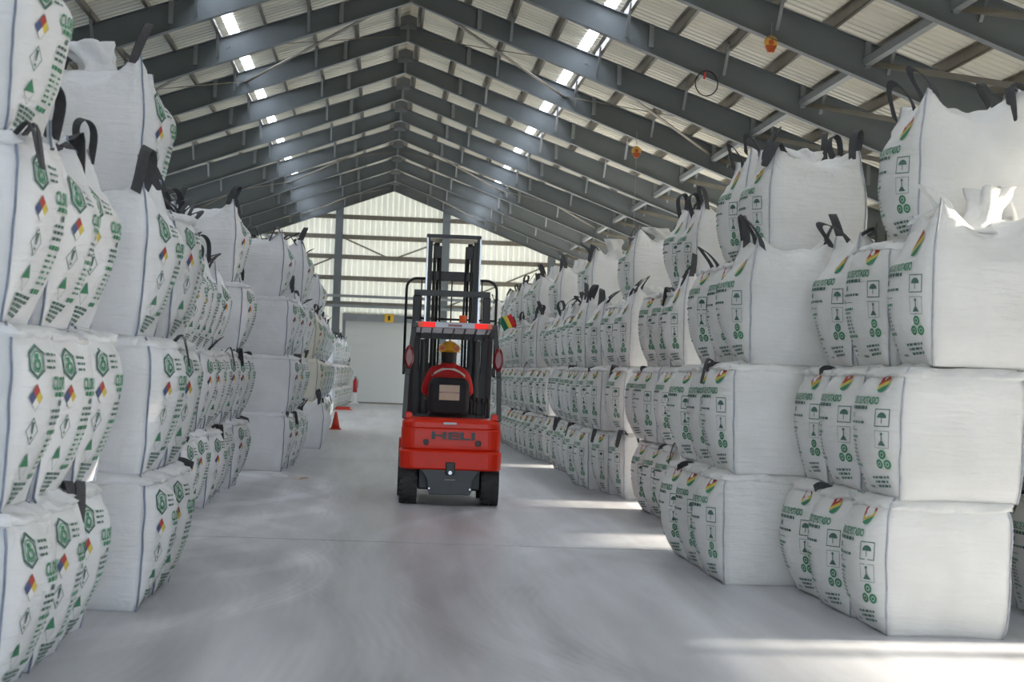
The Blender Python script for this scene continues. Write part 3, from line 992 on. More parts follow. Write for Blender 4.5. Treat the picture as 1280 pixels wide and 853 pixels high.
for y, x, ins in [(12.5, 3.03, (0, .04, .26)), (13.44, 3.03, (0, .04, .22, .42)), (14.38, 3.02, (0, .08, .2)),
                  (15.3, 2.50, (0, .08, .16)), (16.24, 2.52, (0, .06, .2, .48)), (17.18, 2.52, (0, .05, .2, .42)),
                  (20.9, 3.00, (0, -.05, .02)), (21.85, 2.99, (0, -.1, .05, .28)), (22.8, 2.99, (0, -.1, .04, .32)),
                  (25.4, 3.02, (0, -.06, 0)), (26.35, 2.92, (0, -.1, .06, .28)), (27.3, 2.76, (0, .02, .1)), (28.25, 2.70, (0, .02, .04)),
                  (29.6, 2.88, (0, -.08, .0)), (30.55, 2.86, (0, -.06, .0, .2)), (31.5, 2.84, (0, -.04, .0)), (32.45, 2.84, (0, 0, 0)),
                  (34.5, 2.92, (0, -.08, .0)), (35.45, 2.84, (0, -.06, .06, .2)), (36.4, 2.74, (0, -.02, 0))]:
    RIGHT.append((y, x, ins, ''))
rr = random.Random(19)
for k in range(50):  # last columns, mostly hidden, added to block the low sun
    y = 37.4 + .95 * k
    RIGHT.append((y, 2.72 - .008 * k + rr.uniform(-.05, .05), (0, rr.uniform(-.05, .05), rr.uniform(-.05, .08)) + ((rr.uniform(.1, .3),) if k in (1, 2, 4, 9, 10, 15, 22, 23) else ()), ''))
FAR = []
for side, S in (('L', LEFT), ('R', RIGHT)):
    sgn = -1 if side == 'L' else 1
    for i, (y, x, ins, fl) in enumerate(S):
        r = random.Random(i * 13 + (5 if side == 'L' else 77))
        if side == 'R' and y > 55.5:
            for t, dx in enumerate(ins): FAR.append((x + dx, y, t * TIER, 1 if t == len(ins) - 1 else 0, r.uniform(-.03, .03), r.randrange(5)))
            continue
        for t, dx in enumerate(ins):
            top = t == len(ins) - 1
            near = 2 if y < 27 else 1 if y < 40 else 0
            lab = '%s %s bulk bag with %s, %s stack from the near end' % (TIERN[t], 'cream' if fl == 'cream' else 'white', DESC[side], ordinal(i + 1))
            xx = x + (dx if side == 'R' else dx) + r.uniform(-.02, .02)
            lp = 'web_w' if side == 'R' and i in (0,) else 'web'
            put_bag(side, 1 if top else 0, xx, y + r.uniform(-.012, .012), t * TIER, r.uniform(-.03, .03), lab, GRP[side], near, i * 7 + t * 101 + ord(side), lp, fl == 'cream')
# rear rank behind the nearest stacks
for side, S, idx in (('R', RIGHT, (0, 1, 2)),):
    sgn = -1 if side == 'L' else 1
    for i in idx:
        y, x, ins, fl = S[i]
        n = 2 if (side == 'R' and i in (0, 1)) else 3
        for t in range(n):
            lab = '%s bulk bag in the rear rank behind the %s stack with %s' % (TIERN[t], ordinal(i + 1), DESC[side])
            put_bag(side, 1 if t == n - 1 else 0, x + sgn * (1.1 + .14 + max(0, (ins[2] if side == 'R' else 0))), y + .02, t * TIER, rnd.uniform(-.03, .03), lab, GRP[side], 1, i * 17 + t * 31 + 900, 'web')
# the farthest bags of the long row, past the three hundred that show largest
fb_ = MB()
for xf, y, z, top, rz, vi in FAR:
    V = VAR['R', top][vi]
    mt = Matrix.Translation((xf + BA * (1 + V['shape'].bx), y, z)) @ Matrix.Rotation(math.pi + rz, 4, 'Z')
    for me_, base in ((V['body'], 0), (V['label'], 1)):
        st = len(fb_.v)
        fb_.v += [tuple(mt @ v.co) for v in me_.vertices]
        for p in me_.polygons: fb_.face([st + i for i in p.vertices], p.material_index + base)
far_o = fb_.build('far_bulk_bags', ['fab_r', 'pr_green', 'pr_dark', 'pr_red', 'pr_yel', 'pr_blue', 'pr_white'], None, smooth=True, recalc=False)
tag(far_o, 'farthest white bulk bags of the badge row, seen past the forklift', 'bulk bags', kind='stuff')
single = put_bag('L', 1, -.86, 37.7, 0, .05, 'single plain white bulk bag standing alone on the floor before far stacks', GRP['L'], 1, 4321, 'web', False, True)

# ------------------------------------------------------------------ forklift
fk = empty('forklift', (0.87, 22.62, 0), R(-.6), 'red and charcoal counterbalance forklift driving away down the aisle', 'forklift')
def plan(hw, y0, y1, rad, inset, z, n=6):
    hw -= inset; ya = y0 + inset; rad = max(.01, rad - inset * .5); pts = []
    for cx, cy, a0 in ((hw - rad, ya + rad, -90), (hw - .01, y1 - .01, 0), (-hw + .01, y1 - .01, 90), (-hw + rad, ya + rad, 180)):
        big = cy < y1 - .02
        for k in range(n + 1):
            a = R(a0 + 90 * k / n)
            rr_ = rad if big else .01
            pts.append((cx + rr_ * math.cos(a), cy + rr_ * math.sin(a), z))
    return pts
def shell(prof, hw, y0, y1, rad): return MB().loft([plan(hw, y0, y1, rad, i, z) for z, i in prof])
cw = shell([(.645, .03), (.66, .014), (.70, .012), (.885, .012), (.9, .022)], .59, 0, .72, .16).build('counterweight', 'red', fk, smooth=False, bevel=.008)
shell([(.415, .03), (.43, .006), (.62, .0), (.635, .012), (.65, .03)], .595, 0, .72, .16).build('lower_band', 'red', cw, bevel=.008)
shell([(.893, .035), (.905, .018), (.96, .022), (.99, .045), (1.005, .09), (1.01, .16)], .59, 0, .72, .16).build('top_lip', 'red', cw, bevel=.008)
for sx in (-1, 1):
    MB().lathe([(.026, -.012), (.034, -.012), (.034, .03), (.026, .03)], 16, 'y', (sx * .3 + .01, .005, .735)).build('tie_down_ring', 'black', cw, True)
    MB().lathe([(.022, .0), (.02, .012)], 14, 'y', (sx * .3 + .01, -.004, .735)).build('tie_down_pin', 'silver', cw)
    MB().prism([(sx * .5 - .05, 1.0), (sx * .5 + .05, 1.0), (sx * .5 + .035, 1.07), (sx * .5 - .03, 1.075)], 'y', .16, .3).build('pillar_foot', 'red', cw, bevel=.01)
MB().box((-.095, -.004, .945), (.055, .03, .968)).build('maker_plate', 'silver', cw)
# maker's name on the back
hb = MB()
for pts, m in text_polys('HELI', .50, .088, .02, .815, 0):
    st = len(hb.v); hb.v += [(x, .001, z) for x, z in pts]; hb.face(range(st, len(hb.v)))
ho = hb.build('maker_lettering', 'dgrey', cw, recalc=False)
md = ho.modifiers.new('thick', 'SOLIDIFY'); md.thickness = .012; md.offset = 0
# lower rear panel with the tow pin pocket, between the wheels
pr = [(-.40, .43), (.40, .43), (.345, .405), (.30, .36), (.268, .30), (.255, .24), (.25, .18), (.235, .13), (-.235, .13), (-.25, .18), (-.255, .24), (-.268, .30), (-.30, .36), (-.345, .405)]
lp = MB().prism(pr, 'y', .03, .6).build('tail_panel', 'dgrey', fk, bevel=.01)
MB().box((-.055, -.012, .36), (.055, .1, .51)).build('tow_pocket', 'black', lp, bevel=.012)
MB().lathe([(.022, 0), (.022, .03)], 12, 'y', (0, -.035, .39)).build('tow_pin', 'chrome', lp)
MB().box((-.06, .02, .30), (.06, .04, .31)).build('data_strip', 'galv', lp)
MB().lathe([(.012, 0), (.012, .02)], 8, 'y', (-.235, .015, .2)).build('bolt', 'chrome', lp)
MB().lathe([(.012, 0), (.012, .02)], 8, 'y', (.235, .015, .2)).build('bolt', 'chrome', lp)
# chassis and hood
ch = MB().box((-.43, .55, .22), (.43, 2.0, .62)).build('chassis', 'dgrey', fk, bevel=.02)
MB().box((-.55, .62, .45), (.55, 1.35, .96)).build('battery_hood', 'red', ch, bevel=.03)
MB().box((-.55, 1.35, .40), (.55, 1.95, .47)).build('floor_plate', 'dgrey', ch)
MB().box((-.5, 1.86, .45), (.5, 2.0, 1.02)).build('dashboard', 'dgrey', ch, bevel=.03)
for sx in (-1, 1):
    MB().prism([(1.38, .62), (1.45, .72), (1.9, .72), (2.05, .55), (2.0, .5), (1.9, .66), (1.48, .66), (1.4, .55)], 'x', sx * .38, sx * .6).build('mudguard', 'red', ch)
def wheel(x, y, r, w, sgn):
    t = MB().lathe([(r * .62, -w / 2), (r * .93, -w / 2), (r, -w / 2 + .03), (r, w / 2 - .03), (r * .93, w / 2), (r * .62, w / 2)], 40, 'x', (0, 0, 0))
    wo = t.build('wheel', 'rubber', fk, smooth=False)
    wo.location = (x, y, r + .008)
    lug = MB()
    nl = 22
    for k in range(nl):
        a = 2 * math.pi * k / nl
        for s in (-1, 1):
            a2 = a + (math.pi / nl if s > 0 else 0)
            d = Vector((0, math.cos(a2), math.sin(a2))); tg = Vector((0, -math.sin(a2), math.cos(a2)))
            p = d * (r - .002)
            lug.beam(p + Vector((s * .012, 0, 0)) - tg * .012, p + Vector((s * (w / 2 - .004), 0, 0)) + tg * .012, .034, .02, tuple(d))
    tr = lug.build('tread', 'rubber', wo); tr['kind'] = 'stuff'
    MB().lathe([(r * .2, -w * .4), (r * .62, -w * .36), (r * .62, w * .36), (r * .2, w * .4)], 24, 'x').build('wheel_rim', 'dgrey', wo)
for sx in (-1, 1):
    wheel(sx * .475, .40, .265, .205, sx)
    wheel(sx * .49, 1.72, .33, .22, sx)
MB().tube([(-.4, .4, .27), (.4, .4, .27)], .06, 10).build('steer_axle', 'black', fk)
MB().box((-.37, .3, .17), (.37, .62, .44)).build('dark_backing', 'black', fk, bevel=.02)  # black box added to darken the gaps between wheels and tail panel
# overhead guard
gd = empty('overhead_guard'); gd.parent = fk
for k in ('label', 'category', 'group', 'kind'):
    if k in gd: del gd[k]
def rail(pts, w, h, name, mat, par, upv=(0, 0, 1)):
    b = MB()
    for a, c in zip(pts, pts[1:]): b.beam(a, c, w, h, upv)
    return b.build(name, mat, par, bevel=.006)
for sx in (-1, 1):
    rail([(sx * .55, .20, .99), (sx * .535, .24, 1.5), (sx * .475, .32, 2.06)], .07, .055, 'guard_pillar', 'dgrey', gd, (1, 0, 0))
    rail([(sx * .475, .30, 2.09), (sx * .475, 1.45, 1.99)], .06, .055, 'guard_side_rail', 'dgrey', gd)
    rail([(sx * .475, 1.45, 1.98), (sx * .49, 1.9, 1.0)], .06, .06, 'guard_pillar', 'dgrey', gd, (1, 0, 0))
rail([(-.5, .30, 2.085), (.5, .30, 2.085)], .06, .05, 'guard_cross_rail', 'dgrey', gd)
rail([(-.5, 1.45, 1.985), (.5, 1.45, 1.985)], .06, .07, 'guard_cross_rail', 'dgrey', gd)
for k in range(7):
    x = -.39 + .13 * k
    MB().beam((x, .3, 2.075), (x, 1.45, 1.965), .014, .03).build('guard_bar', 'black', gd)
sh_ = MB().beam((0, .36, 2.125), (0, 1.43, 2.03), .92, .012).build('rain_sheet', 'poly', gd)
# light bar at the back of the guard roof, beacon, lamps
lb = MB().box((-.43, .215, 2.06), (.43, .275, 2.13)).build('light_bar', 'silver', gd, bevel=.01)
for sx in (-1, 1):
    MB().box((sx * .33 - .1, .205, 2.065), (sx * .33 + .1, .235, 2.125)).build('lit_lens', 'lamp_red' , lb, bevel=.006)
    MB().box((sx * .405 - .028, .2, 2.068), (sx * .405 + .028, .236, 2.122)).build('orange_lens', 'orange', lb, bevel=.005)
MB().box((-.08, .208, 2.08), (.08, .216, 2.108)).build('name_strip', 'lens_red', lb)
be = MB().lathe([(.045, 0), (.05, .01), (.05, .02), (.042, .025), (.046, .12), (.04, .135)], 20, 'z', (.11, .9, 2.1)).build('beacon', 'orange', gd, smooth=False)
for sx in (-1, 1):
    m_ = MB()
    rg = []
    for t, s_ in ((-.02, .7), (0, 1), (.03, 1), (.055, .75)):
        rg.append([(sx * .52 + .055 * s_ * math.cos(a), .2 + t, 1.71 + .14 * s_ * math.sin(a)) for a in [2 * math.pi * k / 20 for k in range(20)]])
    m_.loft(rg); tl = m_.build('tail_lamp', 'lens_red', gd, smooth=False, bevel=.004)
    MB().beam((sx * .52, .24, 1.71), (sx * .51, .3, 1.71), .03, .05).build('lamp_bracket', 'black', tl)
# flag on the guard
fl = MB().tube([(.51, .26, 2.02), (.53, .25, 2.16), (.56, .24, 2.36)], .006, 6).build('flag_pole', 'chrome', gd)
fb = MB(); n = 9
ux, uz = Vector((.115, -.02, .065)), Vector((.075, 0, -.135))
for j in range(n + 1):
    for i in range(5):
        s_, t_ = j / n, i / 4
        p = Vector((.51, .24, 2.17)) + ux * (s_ * 1.25) + uz * (t_ - 1 + .9) + Vector((0, .02 * math.sin(s_ * 7 + t_ * 2), 0)) + Vector((0, 0, .012 * math.sin(s_ * 6)))
        fb.v.append(tuple(p))
for j in range(n):
    for i in range(4): fb.face((j * 5 + i, j * 5 + i + 1, (j + 1) * 5 + i + 1, (j + 1) * 5 + i), 0 if j < 3 else 1 if j < 6 else 2)
fo = fb.build('flag', ['fl_grn', 'fl_yel', 'fl_red'], gd, smooth=True, recalc=False)
md = fo.modifiers.new('t', 'SOLIDIFY'); md.thickness = .003
fo['label'] = 'small green, yellow and red flag'
# mast
ms = empty('mast'); ms.parent = fk
for sx in (-1, 1):
    b = MB().box((sx * .44 - .05, 2.06, .08), (sx * .44 + .05, 2.2, 2.5)).build('outer_channel', 'black', ms, bevel=.008)
    b = MB().box((sx * .32 - .022, 2.1, .3), (sx * .32 + .022, 2.24, 3.27)).build('inner_channel', 'dgrey', ms, bevel=.006)
    MB().box((sx * .335 - .006, 2.094, 1.9), (sx * .335 + .014, 2.101, 3.24)).build('worn_edge', 'chrome', b)
    MB().box((sx * .285 - .028, 2.12, .3), (sx * .285 + .018, 2.2, 3.2)).build('inner_rail', 'black', ms)
    MB().tube([(sx * .235, 2.12, .2), (sx * .235, 2.12, 3.16)], .02, 10).build('lift_cylinder', 'black', ms)
    MB().tube([(sx * .19, 2.16, 1.3), (sx * .19, 2.16, 3.1)], .017, 8).build('lift_chain', 'black', ms)
    MB().tube([(sx * .155, 2.13, 1.2), (sx * .15, 2.13, 2.2), (sx * .165, 2.13, 3.06)], .014, 8).build('hydraulic_hose', 'black', ms)
    MB().box((sx * .2 - .05, 2.1, 2.98), (sx * .2 + .05, 2.18, 3.14)).build('crosshead', 'black', ms, bevel=.01)
    MB().lathe([(.06, -.03), (.06, .03)], 18, 'x', (sx * .21, 2.16, 3.12)).build('chain_wheel', 'black', ms)
    MB().box((sx * .33 - .08, 2.02, .15), (sx * .33 + .08, 2.08, 1.55)).build('tilt_plate', 'black', ms)
    MB().tube([(sx * .33, 2.0, .1), (sx * .33, 2.0, 1.95)], .05, 12).build('lift_cylinder', 'black', ms)
    MB().beam((sx * .46, 2.0, .6), (sx * .42, 1.2, .5), .06, .06).build('tilt_cylinder', 'black', ms)
MB().box((-.345, 2.1, 3.24), (.345, 2.2, 3.285)).build('mast_top_bar', 'dgrey', ms, bevel=.006)
MB().box((-.3, 2.14, 2.70), (.3, 2.2, 2.82)).build('mast_cross_bar', 'black', ms, bevel=.006)
MB().box((-.48, 2.03, 2.50), (.48, 2.1, 2.575)).build('mast_top_bar', 'dgrey', ms, bevel=.006)
MB().box((-.4, 2.1, .5), (.4, 2.18, .65)).build('mast_cross_bar', 'black', ms)
MB().box((-.4, 2.1, 1.5), (.4, 2.18, 1.6)).build('mast_cross_bar', 'black', ms)
# fork carriage with the load backrest, raised
cr_ = empty('fork_carriage'); cr_.parent = fk
arc = [(-.575, 2.36, 1.5), (-.575, 2.36, 2.58)]
for k in range(1, 7): arc.append((-.575 + .13 * (1 - math.cos(R(15 * k))), 2.36, 2.60 + .13 * math.sin(R(15 * k))))
arc += [(-x, y, z) for x, y, z in reversed(arc)]
MB().tube(arc, .017, 8).build('backrest_hoop', 'black', cr_, smooth=True)
for x in (-.385, -.2, .0, .2, .385): MB().tube([(x, 2.36, 1.55), (x, 2.36, 2.73)], .009, 6).build('backrest_bar', 'black', cr_)
MB().tube([(-.57, 2.36, 2.22), (.57, 2.36, 2.22)], .014, 6).build('backrest_bar', 'black', cr_)
MB().box((-.58, 2.3, 1.52), (.58, 2.36, 1.62)).build('carriage_bar', 'black', cr_, bevel=.008)
MB().box((-.5, 2.3, 1.26), (.5, 2.36, 1.36)).build('carriage_bar', 'black', cr_, bevel=.008)
for sx in (-1, 1):
    MB().box((sx * .3 - .05, 2.36, 1.24), (sx * .3 + .05, 2.40, 1.66)).box((sx * .3 - .05, 2.36, 1.24), (sx * .3 + .05, 3.45, 1.28)).build('fork', 'black', cr_)
# seat, steering wheel, levers
se = empty('seat'); se.parent = fk; se.location = (-.03, 0, 0)
def rrect(hw, z0, z1, r_, y, n=5):
    pts = []
    for cx, cz, a0 in ((hw - r_, z0 + r_, -90), (hw - r_, z1 - r_, 0), (-hw + r_, z1 - r_, 90), (-hw + r_, z0 + r_, 180)):
        for k in range(n + 1):
            a = R(a0 + 90 * k / n); pts.append((cx + r_ * math.cos(a), y, cz + r_ * math.sin(a)))
    return pts
bk = MB().loft([rrect(.20, 1.07, 1.45, .07, .69), rrect(.235, 1.04, 1.475, .09, .72), rrect(.245, 1.03, 1.485, .1, .78), rrect(.2, 1.06, 1.45, .08, .83)]).build('seat_back', 'vinyl', se, smooth=False, bevel=.01)
MB().box((-.115, .678, 1.215), (.125, .692, 1.30)).build('back_patch', 'beige', bk)
MB().box((-.115, .678, 1.30), (.125, .69, 1.312)).build('patch_line', 'lens_red', bk)
MB().box((-.115, .678, 1.312), (.125, .692, 1.395)).build('back_patch', 'beige', bk)
MB().box((-.24, .78, .96), (.24, 1.3, 1.07)).build('seat_cushion', 'vinyl', se, bevel=.03)
for sx in (-1, 1): MB().tube([(sx * .27, .86, 1.05), (sx * .27, .84, 1.2), (sx * .27, 1.0, 1.21)], .02, 8).build('arm_rest', 'vinyl', se)
sw = MB()
cpt = [Vector((-.03, 1.47, 1.22)) + Vector((.17 * math.cos(a), .17 * math.sin(a) * .82, .17 * math.sin(a) * .45)) for a in [2 * math.pi * k / 24 for k in range(25)]]
sw.tube(cpt, .013, 8, caps=False); sw.build('steering_wheel', 'black', fk, smooth=True)
MB().tube([(-.03, 1.47, 1.22), (-.03, 1.8, .9)], .03, 10).build('steering_column', 'black', fk)
for k in range(3):
    lv = MB().tube([(.33 + .065 * k, 1.25, .95), (.335 + .065 * k, 1.3, 1.2)], .008, 8).build('lever', 'black', fk)
    MB().lathe([(.012, 0), (.022, .02), (.022, .06), (.01, .075)], 12, 'z', (.335 + .065 * k, 1.3, 1.18)).build('lever_knob', 'black', lv, smooth=True)
MB().box((.27, 1.1, .93), (.53, 1.38, 1.0)).build('lever_console', 'dgrey', fk, bevel=.015)

# bag slung from the forks: rounded body, coned top, loops over the forks
sb = empty('carried_bulk_bag', (0.87, 22.62 + 2.98, .2), 0, 'white bulk bag slung from the raised forks of the forklift', 'bulk bag')
shp = BagShape(1, 777)
b = MB(); rg = []
for j in range(26):
    v = j / 25; row = []
    for i in range(40):
        a = 2 * math.pi * i / 40
        e = (abs(math.cos(a)) ** 4 + abs(math.sin(a)) ** 4) ** -.25
        w = .46 * (1 - .2 * math.exp(-v / .06)) * (1 + .06 * math.sin(math.pi * min(1, v / .75)))
        if v > .72: w *= 1 - .8 * sstep(.7, 1.05, v)
        e = 1 + (e - 1) * .8
        rr_ = w * e * (1 + .02 * noise.noise(Vector((math.cos(a) * 2, math.sin(a) * 2, v * 3))))
        row.append((rr_ * math.cos(a), rr_ * math.sin(a), v * 1.1))
    rg.append(row)
b.loft(rg).build('bag_body', 'fab_l', sb, smooth=True)
for sx in (-1, 1):
    for sy in (-1, 1):
        MB().beam((sx * .3, sy * .3, .9), (sx * .3, sy * .22, 1.09), .06, .008, (0, 1, 0)).build('lifting_loop', 'web', sb)

# ------------------------------------------------------------------ driver
def skin_person(nodes, edges, root):
    me = bpy.data.meshes.new('skeleton')
    me.from_pydata([n[0] for n in nodes], edges, [])
    ob = bpy.data.objects.new('skeleton', me); col.objects.link(ob)
    md = ob.modifiers.new('skin', 'SKIN'); md.use_smooth_shade = True
    if not me.skin_vertices: 
        me.attributes.new('x', 'FLOAT', 'POINT')
    sv = me.skin_vertices[0].data if len(me.skin_vertices) else None
    if sv is None: raise RuntimeError('no skin data')
    for i, n in enumerate(nodes):
        rr_ = n[1] if isinstance(n[1], tuple) else (n[1], n[1])
        sv[i].radius = rr_; sv[i].use_root = (i == root)
    s2 = ob.modifiers.new('sub', 'SUBSURF'); s2.levels = s2.render_levels = 2
    dg = bpy.context.evaluated_depsgraph_get()
    out = bpy.data.meshes.new_from_object(ob.evaluated_get(dg))
    bpy.data.objects.remove(ob)
    return out
N, E = [], []
def node(p, r, m, par=None):
    N.append((Vector(p), r, m)); i = len(N) - 1
    if par is not None: E.append((par, i))
    return i
J, T, S_ = 0, 1, 2
pel = node((0, .98, 1.13), (.15, .11), T)
wst = node((0, .95, 1.28), (.145, .11), J, pel)
chs = node((0, .93, 1.44), (.165, .115), J, wst)
upc = node((0, .93, 1.56), (.13, .085), J, chs)
nk = node((0, .945, 1.645), .058, S_, upc)
ck = node((0, .975, 1.70), (.070, .072), S_, nk)
hd = node((0, .965, 1.79), (.082, .098), S_, ck)
cr2 = node((0, .955, 1.86), (.07, .08), S_, hd)
for sx in (-1, 1):
    sh2 = node((sx * .175, .935, 1.555), .072, J, upc)
    ua = node((sx * .235, .99, 1.44), .062, J, sh2)
    el = node((sx * .275, 1.09, 1.32), .05, J, ua)
    fa = node((sx * .24, 1.24, 1.285), .044, J, el)
    wr2 = node((sx * .19, 1.36, 1.27), .032, S_, fa)
    pm = node((sx * .165, 1.42, 1.265), (.036, .022), S_, wr2)
    for q in range(4):
        k1 = node((sx * (.165 - .002) + (q - 1.5) * .021, 1.465, 1.27 + .004 * q), .0095, S_, pm)
        k2 = node((sx * .16 + (q - 1.5) * .021, 1.49, 1.25), .009, S_, k1)
        node((sx * .155 + (q - 1.5) * .02, 1.475, 1.225), .008, S_, k2)
    th = node((sx * .125, 1.41, 1.255), .011, S_, pm)
    node((sx * .115, 1.44, 1.25), .009, S_, th)
    hp = node((sx * .1, 1.02, 1.12), .09, T, pel)
    kn = node((sx * .15, 1.42, 1.10), .066, T, hp)
    cf = node((sx * .15, 1.55, .86), .056, T, kn)
    an = node((sx * .145, 1.62, .60), .042, T, cf)
    ft = node((sx * .15, 1.74, .53), (.042, .035), T, an)
try:
    bodym = skin_person(N, E, 0)
except Exception as ex:
    print('skin failed', ex); raise
for mm in ('jacket', 'trousers', 'skin'): bodym.materials.append(MAT[mm])
SEG = [(N[a][0], N[c][0], N[c][2]) for a, c in E]
for p in bodym.polygons:
    c = p.center; best = (9, 0)
    for a, e, m in SEG:
        d = e - a; t = max(0, min(1, (c - a).dot(d) / d.length_squared))
        dd = (a + d * t - c).length
        if dd < best[0]: best = (dd, m)
    p.material_index = best[1]; p.use_smooth = True
if len(bodym.materials) > 3:
    pass
from mathutils.bvhtree import BVHTree
person = link('person', bodym, None, (0.84, 22.62, 0))
tag(person, 'driver in red jacket and yellow helmet seated on the forklift', 'person')
bvh = BVHTree.FromPolygons([v.co for v in bodym.vertices], [tuple(p.vertices) for p in bodym.polygons])
def stripe(path, w, name):
    b = MB(); rg = []
    for x, z in path:
        h0 = bvh.ray_cast(Vector((x, .3, z - w / 2)), Vector((0, 1, 0)))[0]; h1 = bvh.ray_cast(Vector((x, .3, z + w / 2)), Vector((0, 1, 0)))[0]
        if h0 is None or h1 is None: continue
        rg.append([(x, h0.y - .004, z - w / 2), (x, h1.y - .004, z + w / 2), (x, h1.y + .004, z + w / 2), (x, h0.y + .004, z - w / 2)])
    if len(rg) > 2: b.loft(rg).build(name, 'reflect', person, smooth=True)
stripe([(-.2 + .4 * k / 16, 1.592 - .09 * (abs(k - 8) / 8) ** 2) for k in range(17)], .03, 'reflective_stripe')
MB().lathe([(.10, 0), (.098, .04), (.085, .085)], 20, 'z', (0, .95, 1.595)).build('jacket_collar', 'jacket', person, smooth=True)
# hair, helmet with ear defenders, face
hb = MB(); rg = []
for t in range(7):
    a = t / 6; rg.append([((.089 + .004 * math.sin(a * 3)) * math.cos(q), .953 + (.098) * math.sin(q), 1.655 + a * .18) for q in [R(170 + 200 * k / 14) for k in range(15)]])
hb.loft(rg, closed=False, cap=False)
ho2 = hb.build('hair', 'hair', person, smooth=True, recalc=False); md = ho2.modifiers.new('t', 'SOLIDIFY'); md.thickness = .012
hm = MB(); rg = []
for t in range(9):
    a = R(90 * t / 8.4)
    rg.append([((.118 * math.cos(a) + .004) * math.cos(q), .965 + (.14 * math.cos(a) + .004) * math.sin(q), 1.805 + .118 * math.sin(a)) for q in [2 * math.pi * k / 28 for k in range(28)]])
he = hm.loft(rg).build('safety_helmet', 'helmet', person, smooth=True)
rg = []
for s_, z in ((1.0, 1.802), (1.12, 1.796), (1.12, 1.79), (1.0, 1.79)):
    rg.append([(.12 * s_ * math.cos(q), .97 + (.142 * s_ + (.03 if math.sin(q) > .3 else 0)) * math.sin(q), z) for q in [2 * math.pi * k / 28 for k in range(28)]])
MB().loft(rg).build('helmet_brim', 'helmet', he, smooth=True)
MB().beam((0, .83, 1.83), (0, 1.0, 1.925), .02, .012).build('helmet_ridge', 'helmet', he)
for sx in (-1, 1):
    o_ = MB().lathe([(.02, -.03), (.04, -.03), (.046, -.015), (.046, .015), (.035, .025)], 18, 'y', (sx * .085, .855, 1.835)).build('ear_defender', 'helmet', he, smooth=False, bevel=.004)
    MB().lathe([(.03, -.034), (.03, -.029)], 16, 'y', (sx * .085, .855, 1.835)).build('defender_ring', 'pulley_o', o_)
    MB().lathe([(.008, 0), (.011, .006), (.004, .012)], 12, 'y', (sx * .032, 1.052, 1.785)).build('eye', 'hair', person, smooth=True)
    MB().lathe([(.012, -.006), (.026, 0), (.012, .008)], 14, 'x', (sx * .088, .965, 1.77)).build('ear', 'skin', person, smooth=True)
MB().prism([(1.05, 1.785), (1.082, 1.745), (1.05, 1.738)], 'x', -.013, .013).build('nose', 'skin', person, bevel=.005)
MB().box((-.024, 1.04, 1.706), (.024, 1.052, 1.716)).build('mouth', 'lens_red', person, bevel=.004)

# ------------------------------------------------------------------ small things
def cone(x, y, label):
    c = empty('traffic_cone', (x, y, 0), 0, label, 'cone')
    MB().box((-.15, -.15, 0), (.15, .15, .03)).build('cone_base', 'cone', c, bevel=.008)
    MB().lathe([(.115, .03), (.075, .2), (.05, .33), (.025, .45)], 20, 'z').build('cone_body', 'cone', c, smooth=True)
    return c
cone(-1.02, 49.5, 'small red traffic cone half hidden by the single plain bag')
bar = empty('fallen_barrier', (-1.35, 73.0, 0), .1, 'low red plastic barrier lying on the floor by far stacks', 'barrier')
MB().prism([(-.12, 0), (.12, 0), (.08, .06), (.03, .12), (-.03, .12), (-.08, .06)], 'x', -.36, .36).build('barrier_body', 'cone', bar, bevel=.01)
MB().box((-.44, -.15, 0), (-.34, .15, .03)).build('barrier_foot', 'cone', bar)
MB().box((.34, -.15, 0), (.44, .15, .03)).build('barrier_foot', 'cone', bar)
ex = empty('fire_extinguisher', (-1.0, 86.9, .0), 0, 'red fire extinguisher on a white stand beside the roller door', 'fire extinguisher')
MB().lathe([(.09, .5), (.095, .52), (.095, .98), (.07, 1.06), (.03, 1.1)], 18, 'z').build('cylinder_body', 'ext', ex, smooth=True)
MB().lathe([(.03, 1.1), (.03, 1.16)], 12, 'z').build('valve', 'black', ex)
MB().beam((-.06, 0, 1.17), (.08, 0, 1.2), .03, .02).build('squeeze_handle', 'black', ex)
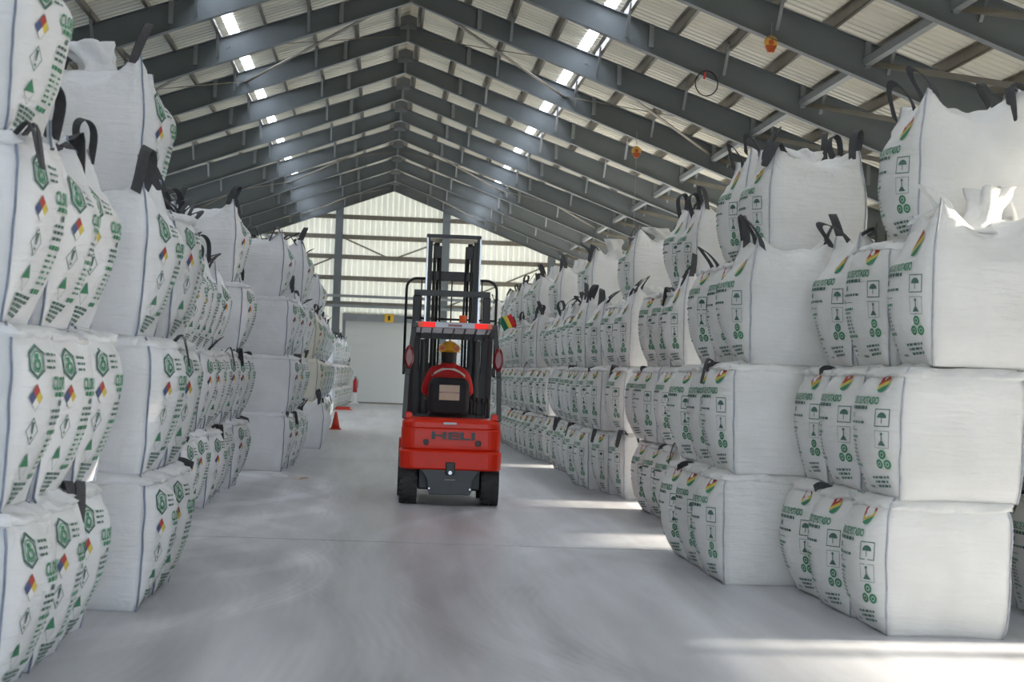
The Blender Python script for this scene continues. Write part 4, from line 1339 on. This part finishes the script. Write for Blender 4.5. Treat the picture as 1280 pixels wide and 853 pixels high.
MB().tube([(.03, 0, 1.13), (.12, 0, 1.05), (.12, 0, .7)], .012, 8).build('hose', 'black', ex)
MB().lathe([(.2, 0), (.2, .03), (.1, .08), (.08, .5), (.12, .5)], 16, 'z').build('stand', 'pr_white', ex)
def pulley(x, y, z, ztop, label, rope=0):
    p = empty('cable_pulley', (x, y, z), 0, label, 'pulley', 'amber pulleys hanging from the roof')
    MB().lathe([(.03, -.03), (.10, -.035), (.12, 0), (.10, .035), (.03, .03)], 20, 'y').build('pulley_wheel', 'pulley', p)
    MB().lathe([(.045, -.045), (.045, .045)], 14, 'y').build('pulley_hub', 'pulley_o', p)
    MB().prism([(-.1, -.05), (.1, -.05), (.05, -.17), (-.05, -.17)], 'y', -.045, .045).build('pulley_case', 'pulley_o', p, bevel=.01)
    MB().tube([(0, 0, .08), (0, 0, ztop - z)], .008, 6).build('hanging_wire', 'wire', p)
    if rope: MB().tube([(0, 0, -.15), (.02, .1, -rope)], .005, 5).build('pull_cord', 'wire', p)
pulley(6.36, 32.45, 7.28, 7.62, 'amber pulley hanging from the nearer grey rafter')
pulley(6.1, 47.65, 7.14, 7.62, 'amber pulley with a long pull cord hanging from farther rafter', 2.4)
cb = empty('cable_coil', (6.1, 37.4, 7.52), 0, 'loop of dark cable hanging from a roof rafter', 'cable')
MB().tube([(.22 * math.cos(a), .02 * math.sin(3 * a), -.22 + .24 * math.sin(a)) for a in [2 * math.pi * k / 20 for k in range(21)]], .012, 6).build('coil_loop', 'black', cb, smooth=True)
MB().tube([(-.02, 0, .02), (-.05, 0, -.14)], .02, 8).build('coil_clip', 'cone', cb)
for k, (x, y, label) in enumerate([(-1.32, 27.6, 'thin pale plastic scrap on the floor beside near hazard bags'), (-1.0, 27.2, 'small brown scrap lying on the open aisle floor')]):
    s_ = empty('floor_scrap', (x, y, 0), k, label, 'scrap')
    MB().prism([(-.12, 0), (.12, 0), (.1, .02), (.0, .03), (-.1, .015)], 'y', -.04, .04).build('scrap_sheet', 'pr_white' if k == 0 else 'beige', s_)
